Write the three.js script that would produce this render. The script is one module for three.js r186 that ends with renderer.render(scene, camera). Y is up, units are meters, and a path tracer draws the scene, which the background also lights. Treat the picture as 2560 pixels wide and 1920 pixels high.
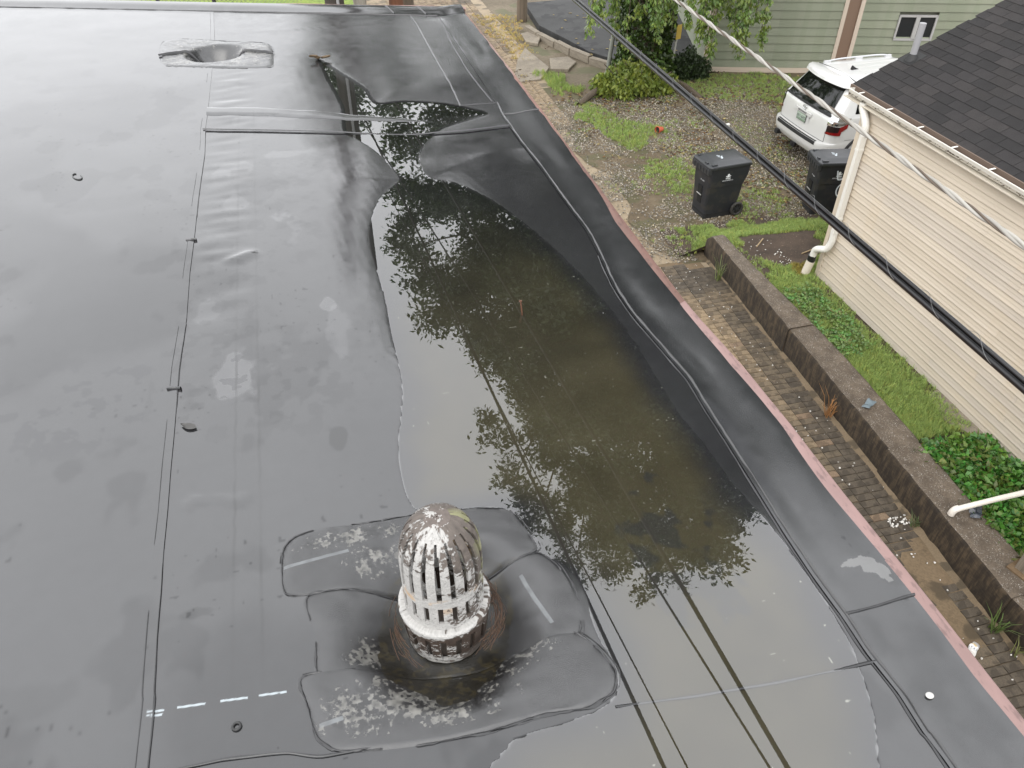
import * as THREE from 'three';
import { mergeGeometries } from 'three/addons/utils/BufferGeometryUtils.js';

// ---------------------------------------------------------------- camera, sky, sun, exposure
// y = 0 is the level of the standing water on the roof; -z runs along the alley, +x to the neighbour's house.
const scene = new THREE.Scene();
const camera = new THREE.PerspectiveCamera(53.06, 4 / 3, 0.05, 600);
camera.position.set(0, 1.6, 0);
camera.rotation.order = 'YXZ';
camera.rotation.set(-40 * Math.PI / 180, -14.3 * Math.PI / 180, 0);
const renderer = new THREE.WebGLRenderer({ antialias: true });
renderer.toneMapping = THREE.LinearToneMapping;
renderer.toneMappingExposure = 2.35;
renderer.shadowMap.enabled = true;
renderer.shadowMap.type = THREE.PCFSoftShadowMap;

let seed = 20240617;
const rnd = () => { seed |= 0; seed = seed + 0x6D2B79F5 | 0; let t = Math.imul(seed ^ seed >>> 15, 1 | seed); t = t + Math.imul(t ^ t >>> 7, 61 | t) ^ t; return ((t ^ t >>> 14) >>> 0) / 4294967296; };
const rr = (a, b) => a + (b - a) * rnd();
const clamp = (v, a = 0, b = 1) => v < a ? a : v > b ? b : v;
const ss = (a, b, v) => { const t = clamp((v - a) / (b - a)); return t * t * (3 - 2 * t); };
const lerp = (a, b, t) => a + (b - a) * t;

// value noise on a 256 lattice
const LAT = new Float32Array(65536); for (let i = 0; i < 65536; i++) LAT[i] = rnd();
function vn(x, y) {
  const xi = Math.floor(x), yi = Math.floor(y); let fx = x - xi, fy = y - yi;
  fx = fx * fx * (3 - 2 * fx); fy = fy * fy * (3 - 2 * fy);
  const a = (xi & 255), b = (xi + 1 & 255), c = (yi & 255) << 8, d = (yi + 1 & 255) << 8;
  const p = LAT[c + a], q = LAT[c + b], r = LAT[d + a], s = LAT[d + b];
  return p + (q - p) * fx + (r - p + (p - q - r + s) * fx) * fy;
}
function fbm(x, y, o = 4) { let v = 0, a = 0.5, t = 0; for (let i = 0; i < o; i++) { v += a * vn(x + i * 17.3, y + i * 9.1); t += a; x *= 2.03; y *= 2.03; a *= 0.5; } return v / t; }

{ // overcast sky: an even, hazy cloud deck
  const W = 512, Hh = 256, d = new Float32Array(W * Hh * 4);
  for (let j = 0; j < Hh; j++) for (let i = 0; i < W; i++) {
    const el = ((j + 0.5) / Hh - 0.5) * Math.PI, az = (i + 0.5) / W * 2 * Math.PI;
    const cx = Math.cos(az) * Math.cos(el) / (0.25 + Math.abs(Math.sin(el))), cy = Math.sin(az) * Math.cos(el) / (0.25 + Math.abs(Math.sin(el)));
    const cl = fbm(cx * 1.3 + 40, cy * 1.3 + 40, 4) - 0.5;
    const L = el > 0 ? (1.06 - 0.06 * Math.sin(el)) * (1 + 0.3 * cl) : 0.3;
    const k = (j * W + i) * 4; d[k] = L * 0.985; d[k + 1] = L * 0.995; d[k + 2] = L * 1.02; d[k + 3] = 1;
  }
  const t = new THREE.DataTexture(d, W, Hh, THREE.RGBAFormat, THREE.FloatType);
  t.mapping = THREE.EquirectangularReflectionMapping; t.magFilter = t.minFilter = THREE.LinearFilter; t.needsUpdate = true;
  scene.background = t; scene.environment = t;
}
const sun = new THREE.DirectionalLight(new THREE.Color(1, 0.97, 0.92), 0.6);
sun.position.set(-14, 30, 16); sun.target.position.set(3, -4, -9); sun.castShadow = true; sun.shadow.radius = 80;
sun.shadow.mapSize.set(2048, 2048);
Object.assign(sun.shadow.camera, { left: -30, right: 30, top: 30, bottom: -30, near: 1, far: 90 });
scene.add(sun, sun.target);

// ---------------------------------------------------------------- helpers
const used = {};
function numbered(n) { const k = used[n] = (used[n] ?? -1) + 1; return k ? `${n}_${String(k).padStart(3, '0')}` : n; }
function tag(o, label, category, group, kind) { o.userData.label = label; if (category) o.userData.category = category; if (group) o.userData.group = group; if (kind) o.userData.kind = kind; return o; }
function grp(name, p = [0, 0, 0], ry = 0) { const g = new THREE.Group(); g.name = numbered(name); g.position.set(...p); g.rotation.y = ry; scene.add(g); return g; }
function part(name, geo, mat, parent = scene) {
  const m = new THREE.Mesh(Array.isArray(geo) ? merge(geo) : geo, mat); m.name = parent === scene ? numbered(name) : name;
  m.castShadow = m.receiveShadow = true; parent.add(m); return m;
}
function merge(list) {
  list = list.map(g => { const q = g.index ? g.toNonIndexed() : g; for (const k of Object.keys(q.attributes)) if (!['position', 'normal', 'uv'].includes(k)) q.deleteAttribute(k); if (!q.attributes.uv) q.setAttribute('uv', new THREE.BufferAttribute(new Float32Array(q.attributes.position.count * 2), 2)); return q; });
  return mergeGeometries(list);
}
function bx(w, h, d, x = 0, y = 0, z = 0, ry = 0, rx = 0, rz = 0) { const g = new THREE.BoxGeometry(w, h, d); if (rx) g.rotateX(rx); if (rz) g.rotateZ(rz); if (ry) g.rotateY(ry); g.translate(x, y, z); return g; }
function cyl(r0, r1, h, x, y, z, n = 16, open = false) { const g = new THREE.CylinderGeometry(r1, r0, h, n, 1, open); g.translate(x, y + h / 2, z); return g; }
function rod(a, b, r, n = 8, r2 = r) {
  const A = new THREE.Vector3(...a), B = new THREE.Vector3(...b), L = A.distanceTo(B), g = new THREE.CylinderGeometry(r2, r, L, n, 1);
  g.translate(0, L / 2, 0); g.applyQuaternion(new THREE.Quaternion().setFromUnitVectors(new THREE.Vector3(0, 1, 0), B.clone().sub(A).normalize())); g.translate(...a); return g;
}
function tube(pts, r, seg = 40, n = 8) { return new THREE.TubeGeometry(new THREE.CatmullRomCurve3(pts.map(p => new THREE.Vector3(...p))), seg, r, n, false); }
function grid(nu, nv, fn, uvfn) { // fn(u,v) -> [x,y,z]; front face follows du x dv
  const P = [], U = [], I = [];
  for (let j = 0; j <= nv; j++) for (let i = 0; i <= nu; i++) { const p = fn(i / nu, j / nv); P.push(...p); U.push(...(uvfn ? uvfn(p, i / nu, j / nv) : [i / nu, j / nv])); }
  for (let j = 0; j < nv; j++) for (let i = 0; i < nu; i++) { const a = j * (nu + 1) + i, b = a + 1, c = a + nu + 1, d = c + 1; I.push(a, b, d, a, d, c); }
  const g = new THREE.BufferGeometry(); g.setAttribute('position', new THREE.Float32BufferAttribute(P, 3)); g.setAttribute('uv', new THREE.Float32BufferAttribute(U, 2)); g.setIndex(I); g.computeVertexNormals(); return g;
}
const toS = c => { c = clamp(c); return c <= 0.0031308 ? 12.92 * c : 1.055 * Math.pow(c, 1 / 2.4) - 0.055; };
function tex(w, h, fn, { srgb = true, wrap = true } = {}) { // fn(u,v,out) with linear values
  const d = new Uint8Array(w * h * 4), o = [0, 0, 0, 1];
  for (let j = 0; j < h; j++) for (let i = 0; i < w; i++) { o[3] = 1; fn((i + 0.5) / w, (j + 0.5) / h, o); const k = (j * w + i) * 4; for (let c = 0; c < 3; c++) d[k + c] = 255 * (srgb ? toS(o[c]) : clamp(o[c])) + 0.5; d[k + 3] = 255 * o[3]; }
  const t = new THREE.DataTexture(d, w, h, THREE.RGBAFormat); t.magFilter = THREE.LinearFilter; t.minFilter = THREE.LinearMipmapLinearFilter; t.generateMipmaps = true;
  if (srgb) t.colorSpace = THREE.SRGBColorSpace; if (wrap) t.wrapS = t.wrapT = THREE.RepeatWrapping; t.needsUpdate = true; return t;
}
const lin = (r, g, b) => new THREE.Color().setRGB(r, g, b);
function mat(c, rough = 0.8, extra = {}) { return new THREE.MeshPhysicalMaterial({ color: Array.isArray(c) ? lin(...c) : c, roughness: rough, side: THREE.DoubleSide, ...extra }); }
// tileable noise helper for repeated textures (period p lattice cells)
function tn(u, v, p, k = 0) { const x = u * p, y = v * p, xi = Math.floor(x), yi = Math.floor(y); let fx = x - xi, fy = y - yi; fx = fx * fx * (3 - 2 * fx); fy = fy * fy * (3 - 2 * fy); const g = (a, b) => LAT[(((b % p + p) % p + k * 7) & 255) << 8 | (((a % p + p) % p + k * 13) & 255)]; return lerp(lerp(g(xi, yi), g(xi + 1, yi), fx), lerp(g(xi, yi + 1), g(xi + 1, yi + 1), fx), fy); }
function tf(u, v, p, o = 4, k = 0) { let s = 0, a = 0.5, t = 0; for (let i = 0; i < o; i++) { s += a * tn(u, v, p, k + i); t += a; p *= 2; a *= 0.5; } return s / t; }
const grainBump = tex(512, 512, (u, v, o) => { o[0] = o[1] = o[2] = 0.6 * tf(u, v, 64, 2, 3) + 0.4 * tn(u, v, 200, 9); }, { srgb: false });
console.log('helpers');

// ---------------------------------------------------------------- the flat roof
function poly2(pts, closed, n) { const c = new THREE.CatmullRomCurve3(pts.map(p => new THREE.Vector3(p[0], 0, p[1])), closed, 'catmullrom', 0.5); return c.getPoints(n).map(p => [p.x, p.z]); }
const PUD = poly2([[0.068, -5.346], [0.192, -5.034], [0.304, -4.732], [0.343, -4.477], [0.488, -4.463], [0.689, -4.381], [0.829, -4.271], [0.921, -4.146], [0.787, -4.069], [0.646, -3.998], [0.539, -3.884], [0.48, -3.747], [0.451, -3.639], [0.463, -3.43], [0.579, -3.338], [0.7, -3.136], [0.786, -2.889], [0.854, -2.629], [0.897, -2.4], [0.925, -2.165], [0.936, -1.959], [0.935, -1.752], [0.935, -1.568], [0.952, -1.438], [0.959, -1.302], [0.975, -1.199], [0.99, -1.101], [0.998, -0.976], [1.0, -0.876], [0.996, -0.775], [0.98, -0.696], [0.955, -0.613], [0.918, -0.54], [0.85, -0.44], [0.7, -0.3], [0.3, -0.28], [0.1, -0.45], [0.07, -0.62], [0.177, -0.717], [0.21, -0.729], [0.355, -0.738], [0.428, -0.764], [0.453, -0.831], [0.439, -0.919], [0.448, -1.048], [0.417, -1.14], [0.368, -1.182], [0.331, -1.341], [0.149, -1.386], [0.084, -1.411], [0.068, -1.529], [0.078, -1.661], [0.106, -1.801], [0.125, -1.911], [0.13, -2.032], [0.129, -2.193], [0.132, -2.337], [0.133, -2.527], [0.123, -2.703], [0.123, -2.893], [0.147, -3.052], [0.211, -3.261], [0.291, -3.386], [0.327, -3.454], [0.3, -3.621], [0.253, -3.805], [0.176, -3.976], [0.114, -4.088], [0.129, -4.428], [0.112, -4.66], [0.076, -5.002]], true, 260).slice(0, 260);
function sdPoly(P, x, z) {
  let best = 1e9, inside = false; const n = P.length;
  for (let i = 0, j = n - 1; i < n; j = i++) {
    const ax = P[j][0], az = P[j][1], bx_ = P[i][0], bz = P[i][1], ex = bx_ - ax, ez = bz - az, wx = x - ax, wz = z - az;
    const t = clamp((wx * ex + wz * ez) / (ex * ex + ez * ez + 1e-12)), dx = wx - ex * t, dz = wz - ez * t, d = dx * dx + dz * dz; if (d < best) best = d;
    if ((az > z) !== (bz > z) && x < (bx_ - ax) * (z - az) / (bz - az) + ax) inside = !inside;
  }
  return (inside ? -1 : 1) * Math.sqrt(best);
}
const sdCache = new Map();
function sdP(x, z) { // coarse cache for speed (4 mm)
  if (x < -0.9 || z < -6) return 0.9; const k = Math.round(x * 250) * 8192 + Math.round(-z * 250); let v = sdCache.get(k); if (v === undefined) { v = sdPoly(PUD, x, z); sdCache.set(k, v); } return v;
}
const DR = [0.108, -1.062], FD = [-0.59, -5.575];
const edgePts = [[1.18, -6.3], [1.185, -5.508], [1.189, -4.506], [1.188, -3.912], [1.179, -3.316], [1.175, -2.79], [1.172, -2.401], [1.176, -2.057], [1.198, -1.696], [1.206, -1.413], [1.206, -1.15], [1.21, -0.955], [1.211, -0.767], [1.211, -0.605], [1.213, -0.457], [1.215, 1.6]];
const s1Pts = [[-0.65, -6.6], [-0.619, -5.913], [-0.606, -5.22], [-0.6, -4.506], [-0.6, -4.257], [-0.589, -3.932], [-0.592, -3.465], [-0.588, -3.055], [-0.589, -2.779], [-0.58, -2.459], [-0.585, -2.189], [-0.582, -2.068], [-0.577, -1.889], [-0.574, -1.693], [-0.57, -1.535], [-0.569, -1.394], [-0.564, -1.279], [-0.561, -1.161], [-0.555, -1.02], [-0.551, -0.915], [-0.549, 1.6]];
const s2Pts = [[1.0, -6.3], [1.006, -4.278], [0.994, -4.064], [0.996, -3.675], [1.011, -3.385], [1.022, -3.007], [1.031, -2.743], [1.018, -2.53], [0.996, -2.307], [0.997, -2.116], [1.018, -1.911], [1.038, -1.726], [1.032, -1.543], [1.031, -1.418], [1.027, -1.266], [1.022, -1.08], [1.022, -0.945], [1.028, -0.822], [1.028, -0.72], [1.038, -0.614], [1.034, -0.531], [1.039, -0.465], [1.048, 1.6]];
const at = (pts, z) => { for (let i = 1; i < pts.length; i++) if (z <= pts[i][1]) return lerp(pts[i - 1][0], pts[i][0], clamp((z - pts[i - 1][1]) / (pts[i][1] - pts[i - 1][1]))); return pts[pts.length - 1][0]; };
const backZ = x => -6.215 + 0.332 * (x - 1.18);
const crossPts = [[-0.6, -4.257], [-0.22, -4.153], [0.159, -4.056], [0.49, -3.959], [0.73, -3.917], [0.985, -3.924]];
function crossZ(x) { const p = crossPts; if (x <= p[0][0]) return p[0][1]; for (let i = 1; i < p.length; i++) if (x <= p[i][0]) return lerp(p[i - 1][1], p[i][1], (x - p[i - 1][0]) / (p[i][0] - p[i - 1][0])); return p[5][1]; }
function H(x, z) { // height of the membrane
  const d = sdP(x, z);
  let y = d > 0 ? 0.016 * (1 - Math.exp(-d / 0.35)) : -0.012 * (1 - Math.exp(d / 0.1));
  y += (fbm(x * 2.2 + 7, z * 2.2 + 3, 3) - 0.5) * 0.0045 * ss(0.0, 0.5, d) + (vn(x * 9 + 5, z * 9) - 0.5) * 0.0008 * ss(0, 0.1, Math.abs(d));
  y += 0.02 * ss(0, 0.17, x - at(s2Pts, z) - 0.01) * (z > -6.3 ? 1 : 0);
  if (x > at(s2Pts, z)) y += (vn(x * 14 + 3, z * 3.5) - 0.5) * 0.003 + (vn(x * 60, z * 9) - 0.5) * 0.0012 * ss(0.45, 0.7, vn(x * 3, z * 2.3 + 9));
  const r = Math.hypot(x - DR[0], z - DR[1]); if (r < 0.32) y -= 0.08 * (1 - ss(0.11, 0.26, r + 0.03 * (vn(x * 14, z * 14) - 0.5)));
  const q = Math.hypot(x - FD[0], (z - FD[1]) * 1.05); if (q < 0.4) y -= 0.13 * (1 - ss(0.05, 0.2, q));
  const b = (x + 0.46) / 0.16; if (b > -1 && b < 1 && z > -5.2) y += (1 - b * b) * (1 - b * b) * ((vn(x * 5 + z * 9, z * 22 + 4) - 0.5) * 0.005 * ss(-1.7, -2.6, z) + 0.0015 * (vn(x * 7, z * 16) - 0.5));
  const sp = Math.hypot((x + 0.4) * 0.7 + (z + 2.88) * 0.5, (z + 2.88) * 1.3 - (x + 0.4) * 0.55); if (sp < 0.1) y += 0.011 * (1 - ss(0, 0.05, Math.abs((z + 2.87) + 0.55 * (x + 0.38)))) * (1 - ss(0.03, 0.1, sp));
  const wr = z + 1.553 - 0.012 * Math.sin(x * 30); if (x > -0.53 && x < -0.33 && Math.abs(wr) < 0.03) y += 0.007 * (1 - ss(0, 0.018, Math.abs(wr))) * ss(-0.53, -0.5, x) * ss(-0.33, -0.36, x) * (0.4 + Math.abs(Math.sin(x * 21)));
  y += 0.02 * ss(0.22, 0.05, z - backZ(x));
  return y;
}
// marks in the membrane surface, in metres
const blob = (x, z, cx, cz, rx, rz, k = 9) => { const d = Math.hypot((x - cx) / rx, (z - cz) / rz) + (fbm(x * k * 1.5 + cx * 9, z * k * 1.1, 4) - 0.5) * 1.9; return ss(1, 0.7, d); };
const seg = (x, z, ax, az, bx_, bz, w) => { const ex = bx_ - ax, ez = bz - az, t = ((x - ax) * ex + (z - az) * ez) / (ex * ex + ez * ez); if (t < 0 || t > 1) return 0; return ss(w, w * 0.6, Math.hypot(x - ax - ex * t, z - az - ez * t)); };
const FOOT = [[-0.05, -2.3, 0.045, 0.16, 0.5], [-0.07, -2.45, 0.03, 0.06, 0.8], [-0.17, -3.05, 0.045, 0.13, 0.45], [-0.22, -3.2, 0.04, 0.06, 0.8], [-0.15, -3.85, 0.13, 0.05, 0.7], [-0.42, -3.7, 0.1, 0.12, 0.8], [-0.4, -2.1, 0.06, 0.16, 0.8], [-0.35, -4.35, 0.14, 0.06, 0.5], [-0.5, -2.5, 0.05, 0.08, 0.5], [-0.42, -3.35, 0.05, 0.08, 0.6], [-0.12, -4.35, 0.12, 0.05, 0.6], [-0.1, -1.72, 0.035, 0.05, -0.5], [-0.47, -1.2, 0.05, 0.02, -0.4]];
function membrane(x, z, o) { // linear albedo
  let a = 0.021 + 0.006 * (fbm(x * 3, z * 3, 3) - 0.5) + 0.004 * (fbm(x * 40, z * 40, 2) - 0.5);
  let R = a * 0.99, G = a, B = a * 1.05, d = sdP(x, z);
  if (x > -0.66 && x < 1.06) {
    for (const f of FOOT) { const m = blob(x, z, f[0], f[1], f[2], f[3]); if (m > 0) { const k = m * f[4]; R += k * 0.042; G += k * 0.042; B += k * 0.043; } }
    for (const bx0 of [-0.385 - (z + 1.5) * -0.012, -0.318 - (z + 1.5) * -0.008]) { const w = Math.abs(x - bx0 - 0.004 * (vn(z * 30, 3) - 0.5)), k = ss(0.006, 0.0015, w) * (0.25 + 0.75 * vn(z * 14, bx0 * 50)) * ss(-0.9, -1.3, z); R *= 1 - 0.75 * k; G *= 1 - 0.75 * k; B *= 1 - 0.75 * k; }
    const sq = ss(0.004, 0, Math.max(Math.abs(x + 0.394) - 0.05, Math.abs(z + 3.634) - 0.075)) * (vn(x * 34, z * 20) > 0.3 ? 1 : 0.2); R *= 1 - 0.6 * sq; G *= 1 - 0.62 * sq; B *= 1 - 0.62 * sq;
    const sk = (fbm(x * 26, z * 26, 3) > 0.6 ? 1 : 0) * ss(0.42, 0.55, fbm(x * 2.4 + 3, z * 1.6, 2)) * ss(0.1, -0.1, x) * ss(-1.6, -2.0, z); R *= 1 - 0.5 * sk; G *= 1 - 0.5 * sk; B *= 1 - 0.48 * sk;
  } else if (x <= -0.66) {
    const sk = (fbm(x * 20, z * 20, 3) > 0.6 ? 1 : 0) * (ss(0.6, 0.2, Math.hypot((x + 0.85) * 1.2, (z + 2.05) * 1.7)) + ss(0.5, 0.15, Math.abs(z - backZ(x) - 0.5)) * 0.9); R *= 1 - 0.55 * sk; G *= 1 - 0.55 * sk; B *= 1 - 0.5 * sk;
    for (const f of [[-1.9, -4.55, 0.2, 0.1, 0.5], [-1.35, -5.1, 0.25, 0.05, -0.5], [-1.0, -3.5, 0.2, 0.08, -0.35], [-2.2, -3.0, 0.3, 0.1, -0.25], [-1.2, -4.9, 0.1, 0.06, 0.5], [-0.85, -1.05, 0.12, 0.06, -0.3]]) { const m = blob(x, z, f[0], f[1], f[2], f[3], 5) * f[4]; R += m * 0.022; G += m * 0.022; B += m * 0.023; }
  }
  if (d < 0.05) { // silt settled under the standing water
    const m = ss(0.012, -0.02, d + 0.02 * (vn(x * 20, z * 20) - 0.5)), s = m * ss(-3.7, -1.5, z + 0.8 * (fbm(x * 2, z * 2, 3) - 0.5)) * ss(0.01, -0.13, d + 0.07 * (fbm(x * 9, z * 9, 3) - 0.5)), n = 0.7 + 0.6 * fbm(x * 7, z * 7, 4);
    R = lerp(R, 0.041 * n, s); G = lerp(G, 0.0365 * n, s); B = lerp(B, 0.0225 * n, s);
    const gr = s * blob(x, z, 0.72, -1.1, 0.14, 0.22, 12) * ss(0.45, 0.6, fbm(x * 14, z * 14, 3)); R = lerp(R, 0.026, gr * 0.8); G = lerp(G, 0.026, gr * 0.8); B = lerp(B, 0.024, gr * 0.8);
    if (m > 0.5 && vn(x * 90, z * 90) > 0.965 && vn(x * 13, z * 13) > 0.5) { R = G = 0.2; B = 0.17; }
    const wet = m * (1 - ss(-3.7, -1.5, z)); R *= 1 - 0.6 * wet; G *= 1 - 0.55 * wet; B *= 1 - 0.65 * wet;
  }
  for (const c of [[-0.553, -0.971, -0.519, -0.967], [-0.492, -0.966, -0.434, -0.961], [-0.403, -0.959, -0.346, -0.953], [-0.323, -0.952, -0.264, -0.946], [-0.552, -0.961, -0.521, -0.958], [0.30, -1.10, 0.32, -0.98]]) { const k = seg(x, z, ...c, 0.0032) * (vn(x * 160, z * 260) > 0.2 ? 1 : 0.3); if (k) { R = lerp(R, 0.3, k); G = lerp(G, 0.34, k); B = lerp(B, 0.36, k); } }
  o[0] = R; o[1] = G; o[2] = B;
}
function sheetMat(x0, x1, z0, z1, w, h, extra, rb = 0.105) {
  const map = tex(w, h, (u, v, o) => { const x = lerp(x0, x1, u), z = lerp(z0, z1, v); membrane(x, z, o); if (extra) extra(x, z, o); }, { wrap: false });
  const rm = tex(w >> 1, h >> 1, (u, v, o) => { const x = lerp(x0, x1, u), z = lerp(z0, z1, v); o[0] = o[1] = o[2] = clamp(rb + 0.12 * (fbm(x * 1.7 + 9, z * 1.7, 3) - 0.5) + 0.08 * (fbm(x * 24, z * 24, 2) - 0.5), 0.05, 1); }, { srgb: false, wrap: false });
  const spm = tex(w >> 1, h >> 1, (u, v, o) => { const x = lerp(x0, x1, u), z = lerp(z0, z1, v), d = sdP(x, z); o[0] = o[1] = o[2] = 1; const wet = ss(-0.0015, 0.0045, d); o[3] = 0.02 + 0.98 * wet * (1 - 0.2 * ss(0.5, 0.66, fbm(x * 1.4 + 4, z * 1.1, 4)) - 0.13 * ss(0.6, 0.68, fbm(x * 6 + 2, z * 4.5, 4)) - (vn(x * 70, z * 70) > 0.93 && vn(x * 4, z * 4) > 0.6 ? 0.35 : 0)); }, { srgb: false, wrap: false }); // under water the membrane has no gloss of its own
  return { m: new THREE.MeshPhysicalMaterial({ color: 0xffffff, map, specularIntensityMap: spm, roughness: 1, roughnessMap: rm, ior: 1.92, side: THREE.DoubleSide }), uv: p => [(p[0] - x0) / (x1 - x0), (p[2] - z0) / (z1 - z0)] };
}
const map2 = (() => { const t = grainBump.clone(); t.repeat.set(9, 16); t.needsUpdate = true; return t; })();
const roof = grp('flat_roof'); tag(roof, 'wet black membrane roof with seams and a raised edge', null, null, 'structure');
const strip = (nu, nv, xl, xr, zs, ze, mt, name, off, label) => {
  const g = grid(nu, nv, (u, v) => { const z0 = lerp(zs(0.5), ze(0.5), v); let x = lerp(xl(z0), xr(z0), u); let z = lerp(zs(x), ze(x), v); x = lerp(xl(z), xr(z), u); z = lerp(zs(x), ze(x), v); return [x, H(x, z) + off, z]; }, mt.uv);
  const o = part(name, g, mt.m, roof); if (label) o.userData.label = label; return o;
};
const mLeft = sheetMat(-5.6, -0.5, -8.3, -0.2, 1536, 2048), mMid = sheetMat(-0.68, 1.1, -4.3, -0.35, 1024, 2048), mFar = sheetMat(-0.72, 1.2, -6.9, -3.85, 768, 1024, null, 0.19);
const flash = (x, z, o) => { const n = fbm(x * 10, z * 5, 4), e = at(edgePts, z); o[0] *= 0.9; o[1] *= 0.92; o[2] *= 0.92;
  const p = sdPoly([[1.09, -0.94], [1.12, -0.95], [1.15, -0.955], [1.172, -0.93], [1.186, -0.9], [1.178, -0.866], [1.166, -0.862], [1.15, -0.895], [1.13, -0.905], [1.128, -0.925]], x, z) + 0.012 * (vn(x * 90, z * 90) - 0.5); if (p < 0) { o[0] = 0.1; o[1] = 0.1; o[2] = 0.098; }
  const w = ss(0.5, 0.62, fbm(x * 16, z * 2.2 + 8, 3)) * ss(0.07, 0, x - at(s2Pts, z)) * ss(-2.2, -1.2, z); o[0] += w * 0.02; o[1] += w * 0.02; o[2] += w * 0.022; };
const mEdge = sheetMat(0.9, 1.3, -6.6, -0.2, 256, 2048, flash, 0.2);
strip(90, 180, z => -5.6, z => at(s1Pts, z) + 0.012, x => backZ(x) + 0.17, x => 1.6, mLeft, 'membrane_sheet', 0.0035);
strip(150, 320, z => at(s1Pts, z) - 0.02, z => at(s2Pts, z) + 0.015, x => crossZ(x), x => 1.6, mMid, 'membrane_sheet', 0, 'stained membrane sheet with chalk dashes under the drain');
strip(110, 130, z => at(s1Pts, z) - 0.02, z => at(s2Pts, z) + 0.015, x => backZ(x) + 0.17, x => crossZ(x) + 0.02, mFar, 'membrane_sheet', 0.0025);
{ // edge flashing with a wavy torn outer edge, and the back flashing strip
  strip(14, 420, z => at(s2Pts, z) - 0.012, z => at(edgePts, z) - 0.002 + 0.02 * (fbm(z * 9, 2, 4) - 0.5), x => backZ(x) + 0.03, x => 1.6, mEdge, 'edge_flashing', 0.0045, 'dark wavy flashing strip along the alley edge');
  strip(160, 8, z => -5.6, z => at(edgePts, z), x => backZ(x) + 0.005, x => backZ(x) + 0.18, { m: mLeft.m, uv: p => [clamp((p[0] + 5.6) / 5.1), (p[2] + 8.3) / 8.1] }, 'edge_flashing', 0.006);
}
// seams: low ragged ribbons that follow the roof
const sealMat = mat([0.02, 0.02, 0.021], 0.2, { ior: 1.6 });
const beadMat = mat([0.05, 0.05, 0.05], 0.22, { ior: 1.55 });
function ribbon(pts, w, h, name, m, parent = roof, jig = 0.5, step = 0.012, closed = false, lift = 0.003, gaps = 0) {
  const c = new THREE.CatmullRomCurve3(pts.map(p => new THREE.Vector3(p[0], 0, p[1])), closed, 'catmullrom', 0.3), n = Math.max(8, Math.round(c.getLength() / step)), k = rr(0, 99);
  const prof = [[-1, -0.6], [-0.8, 0.35], [-0.3, 1], [0.3, 0.95], [0.8, 0.35], [1, -0.6]];
  const P = c.getSpacedPoints(n), T = P.map((_, i) => c.getTangentAt(clamp(i / n, 0.0001, 0.9999)));
  const g = grid(n, 5, (u, v) => { const i = Math.round(u * n), q = prof[Math.round(v * 5)], p = P[i], t = T[i]; const s = q[0] < 0 ? 1 + jig * (fbm(i * 0.11 + k, 1, 3) - 0.5) * 2.2 : 1 + jig * (fbm(i * 0.13 + k, 9, 3) - 0.5) * 2.2; const o = q[0] * w * 0.5 * Math.max(0.25, s); const x = p.x - t.z * o, z = p.z + t.x * o; return [x, H(x, z) + lift + q[1] * h * (0.75 + 0.7 * jig * vn(i * 0.31 + k, 4)) - (gaps ? 0.012 * ss(1 - gaps, 1.08 - gaps, vn(i * 0.045 + k, 11)) : 0), z]; });
  return part(name, g, m, parent);
}
const offs = (pts, d) => pts.map(p => [p[0] + d, p[1]]);
const S1v = s1Pts.map(p => [p[0], Math.min(p[1], 0.4)]);
ribbon(offs(S1v, 0.012), 0.004, 0.0014, 'seam_sealant', sealMat, roof, 0.8, 0.014, false, 0.0028, 0.25);
ribbon(offs(S1v, -0.012), 0.003, 0.0012, 'seam_sealant', sealMat, roof, 1, 0.014, false, 0.0038, 0.4);
for (const z of [-3.05, -2.07]) { const x = at(s1Pts, z); ribbon([[x - 0.02, z], [x, z + rr(-0.01, 0.01)], [x + 0.022, z + 0.005]], 0.012, 0.006, 'sealant_lump', sealMat, roof, 1.2, 0.005); }
const S2v = s2Pts.filter(p => p[1] > -4.3).map(p => [p[0], Math.min(p[1], 0.3)]);
ribbon(S2v, 0.0075, 0.0035, 'seam_sealant', beadMat, roof, 0.9, 0.009, false, 0.005);
ribbon(offs(S2v.filter(p => p[1] > -2.6), -0.016), 0.005, 0.0015, 'seam_sealant', sealMat, roof, 1, 0.01, false, 0.002);
ribbon([[0.786, -6.171], [0.799, -5.835], [0.795, -5.141], [0.8, -4.605], [0.794, -4.295]], 0.009, 0.004, 'seam_sealant', beadMat, roof, 0.8, 0.012);
ribbon([[0.985, -6.0], [0.955, -5.4], [0.95, -4.8], [0.98, -4.3]], 0.007, 0.0015, 'seam_sealant', sealMat, roof, 0.8, 0.015, false, 0.004);
ribbon([[0.79, -4.3], [0.9, -4.29], [1.006, -4.278]], 0.01, 0.003, 'seam_sealant', sealMat, roof, 0.6);
ribbon(crossPts, 0.007, 0.0035, 'seam_sealant', mat([0.05, 0.05, 0.052], 0.2), roof, 0.3, 0.012, false, 0.008);
ribbon([[0.42, -0.742], [0.597, -0.727], [0.757, -0.714], [0.922, -0.702], [1.025, -0.697]], 0.006, 0.002, 'seam_sealant', sealMat, roof, 0.7);
ribbon([[1.028, -0.822], [1.119, -0.817], [1.2, -0.815]], 0.008, 0.004, 'seam_sealant', sealMat, roof, 0.7, 0.008, false, 0.006);
ribbon([[1.0, -4.1], [1.09, -4.07], [1.185, -4.05]], 0.01, 0.004, 'seam_sealant', sealMat, roof, 0.7, 0.008, false, 0.006);
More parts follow.
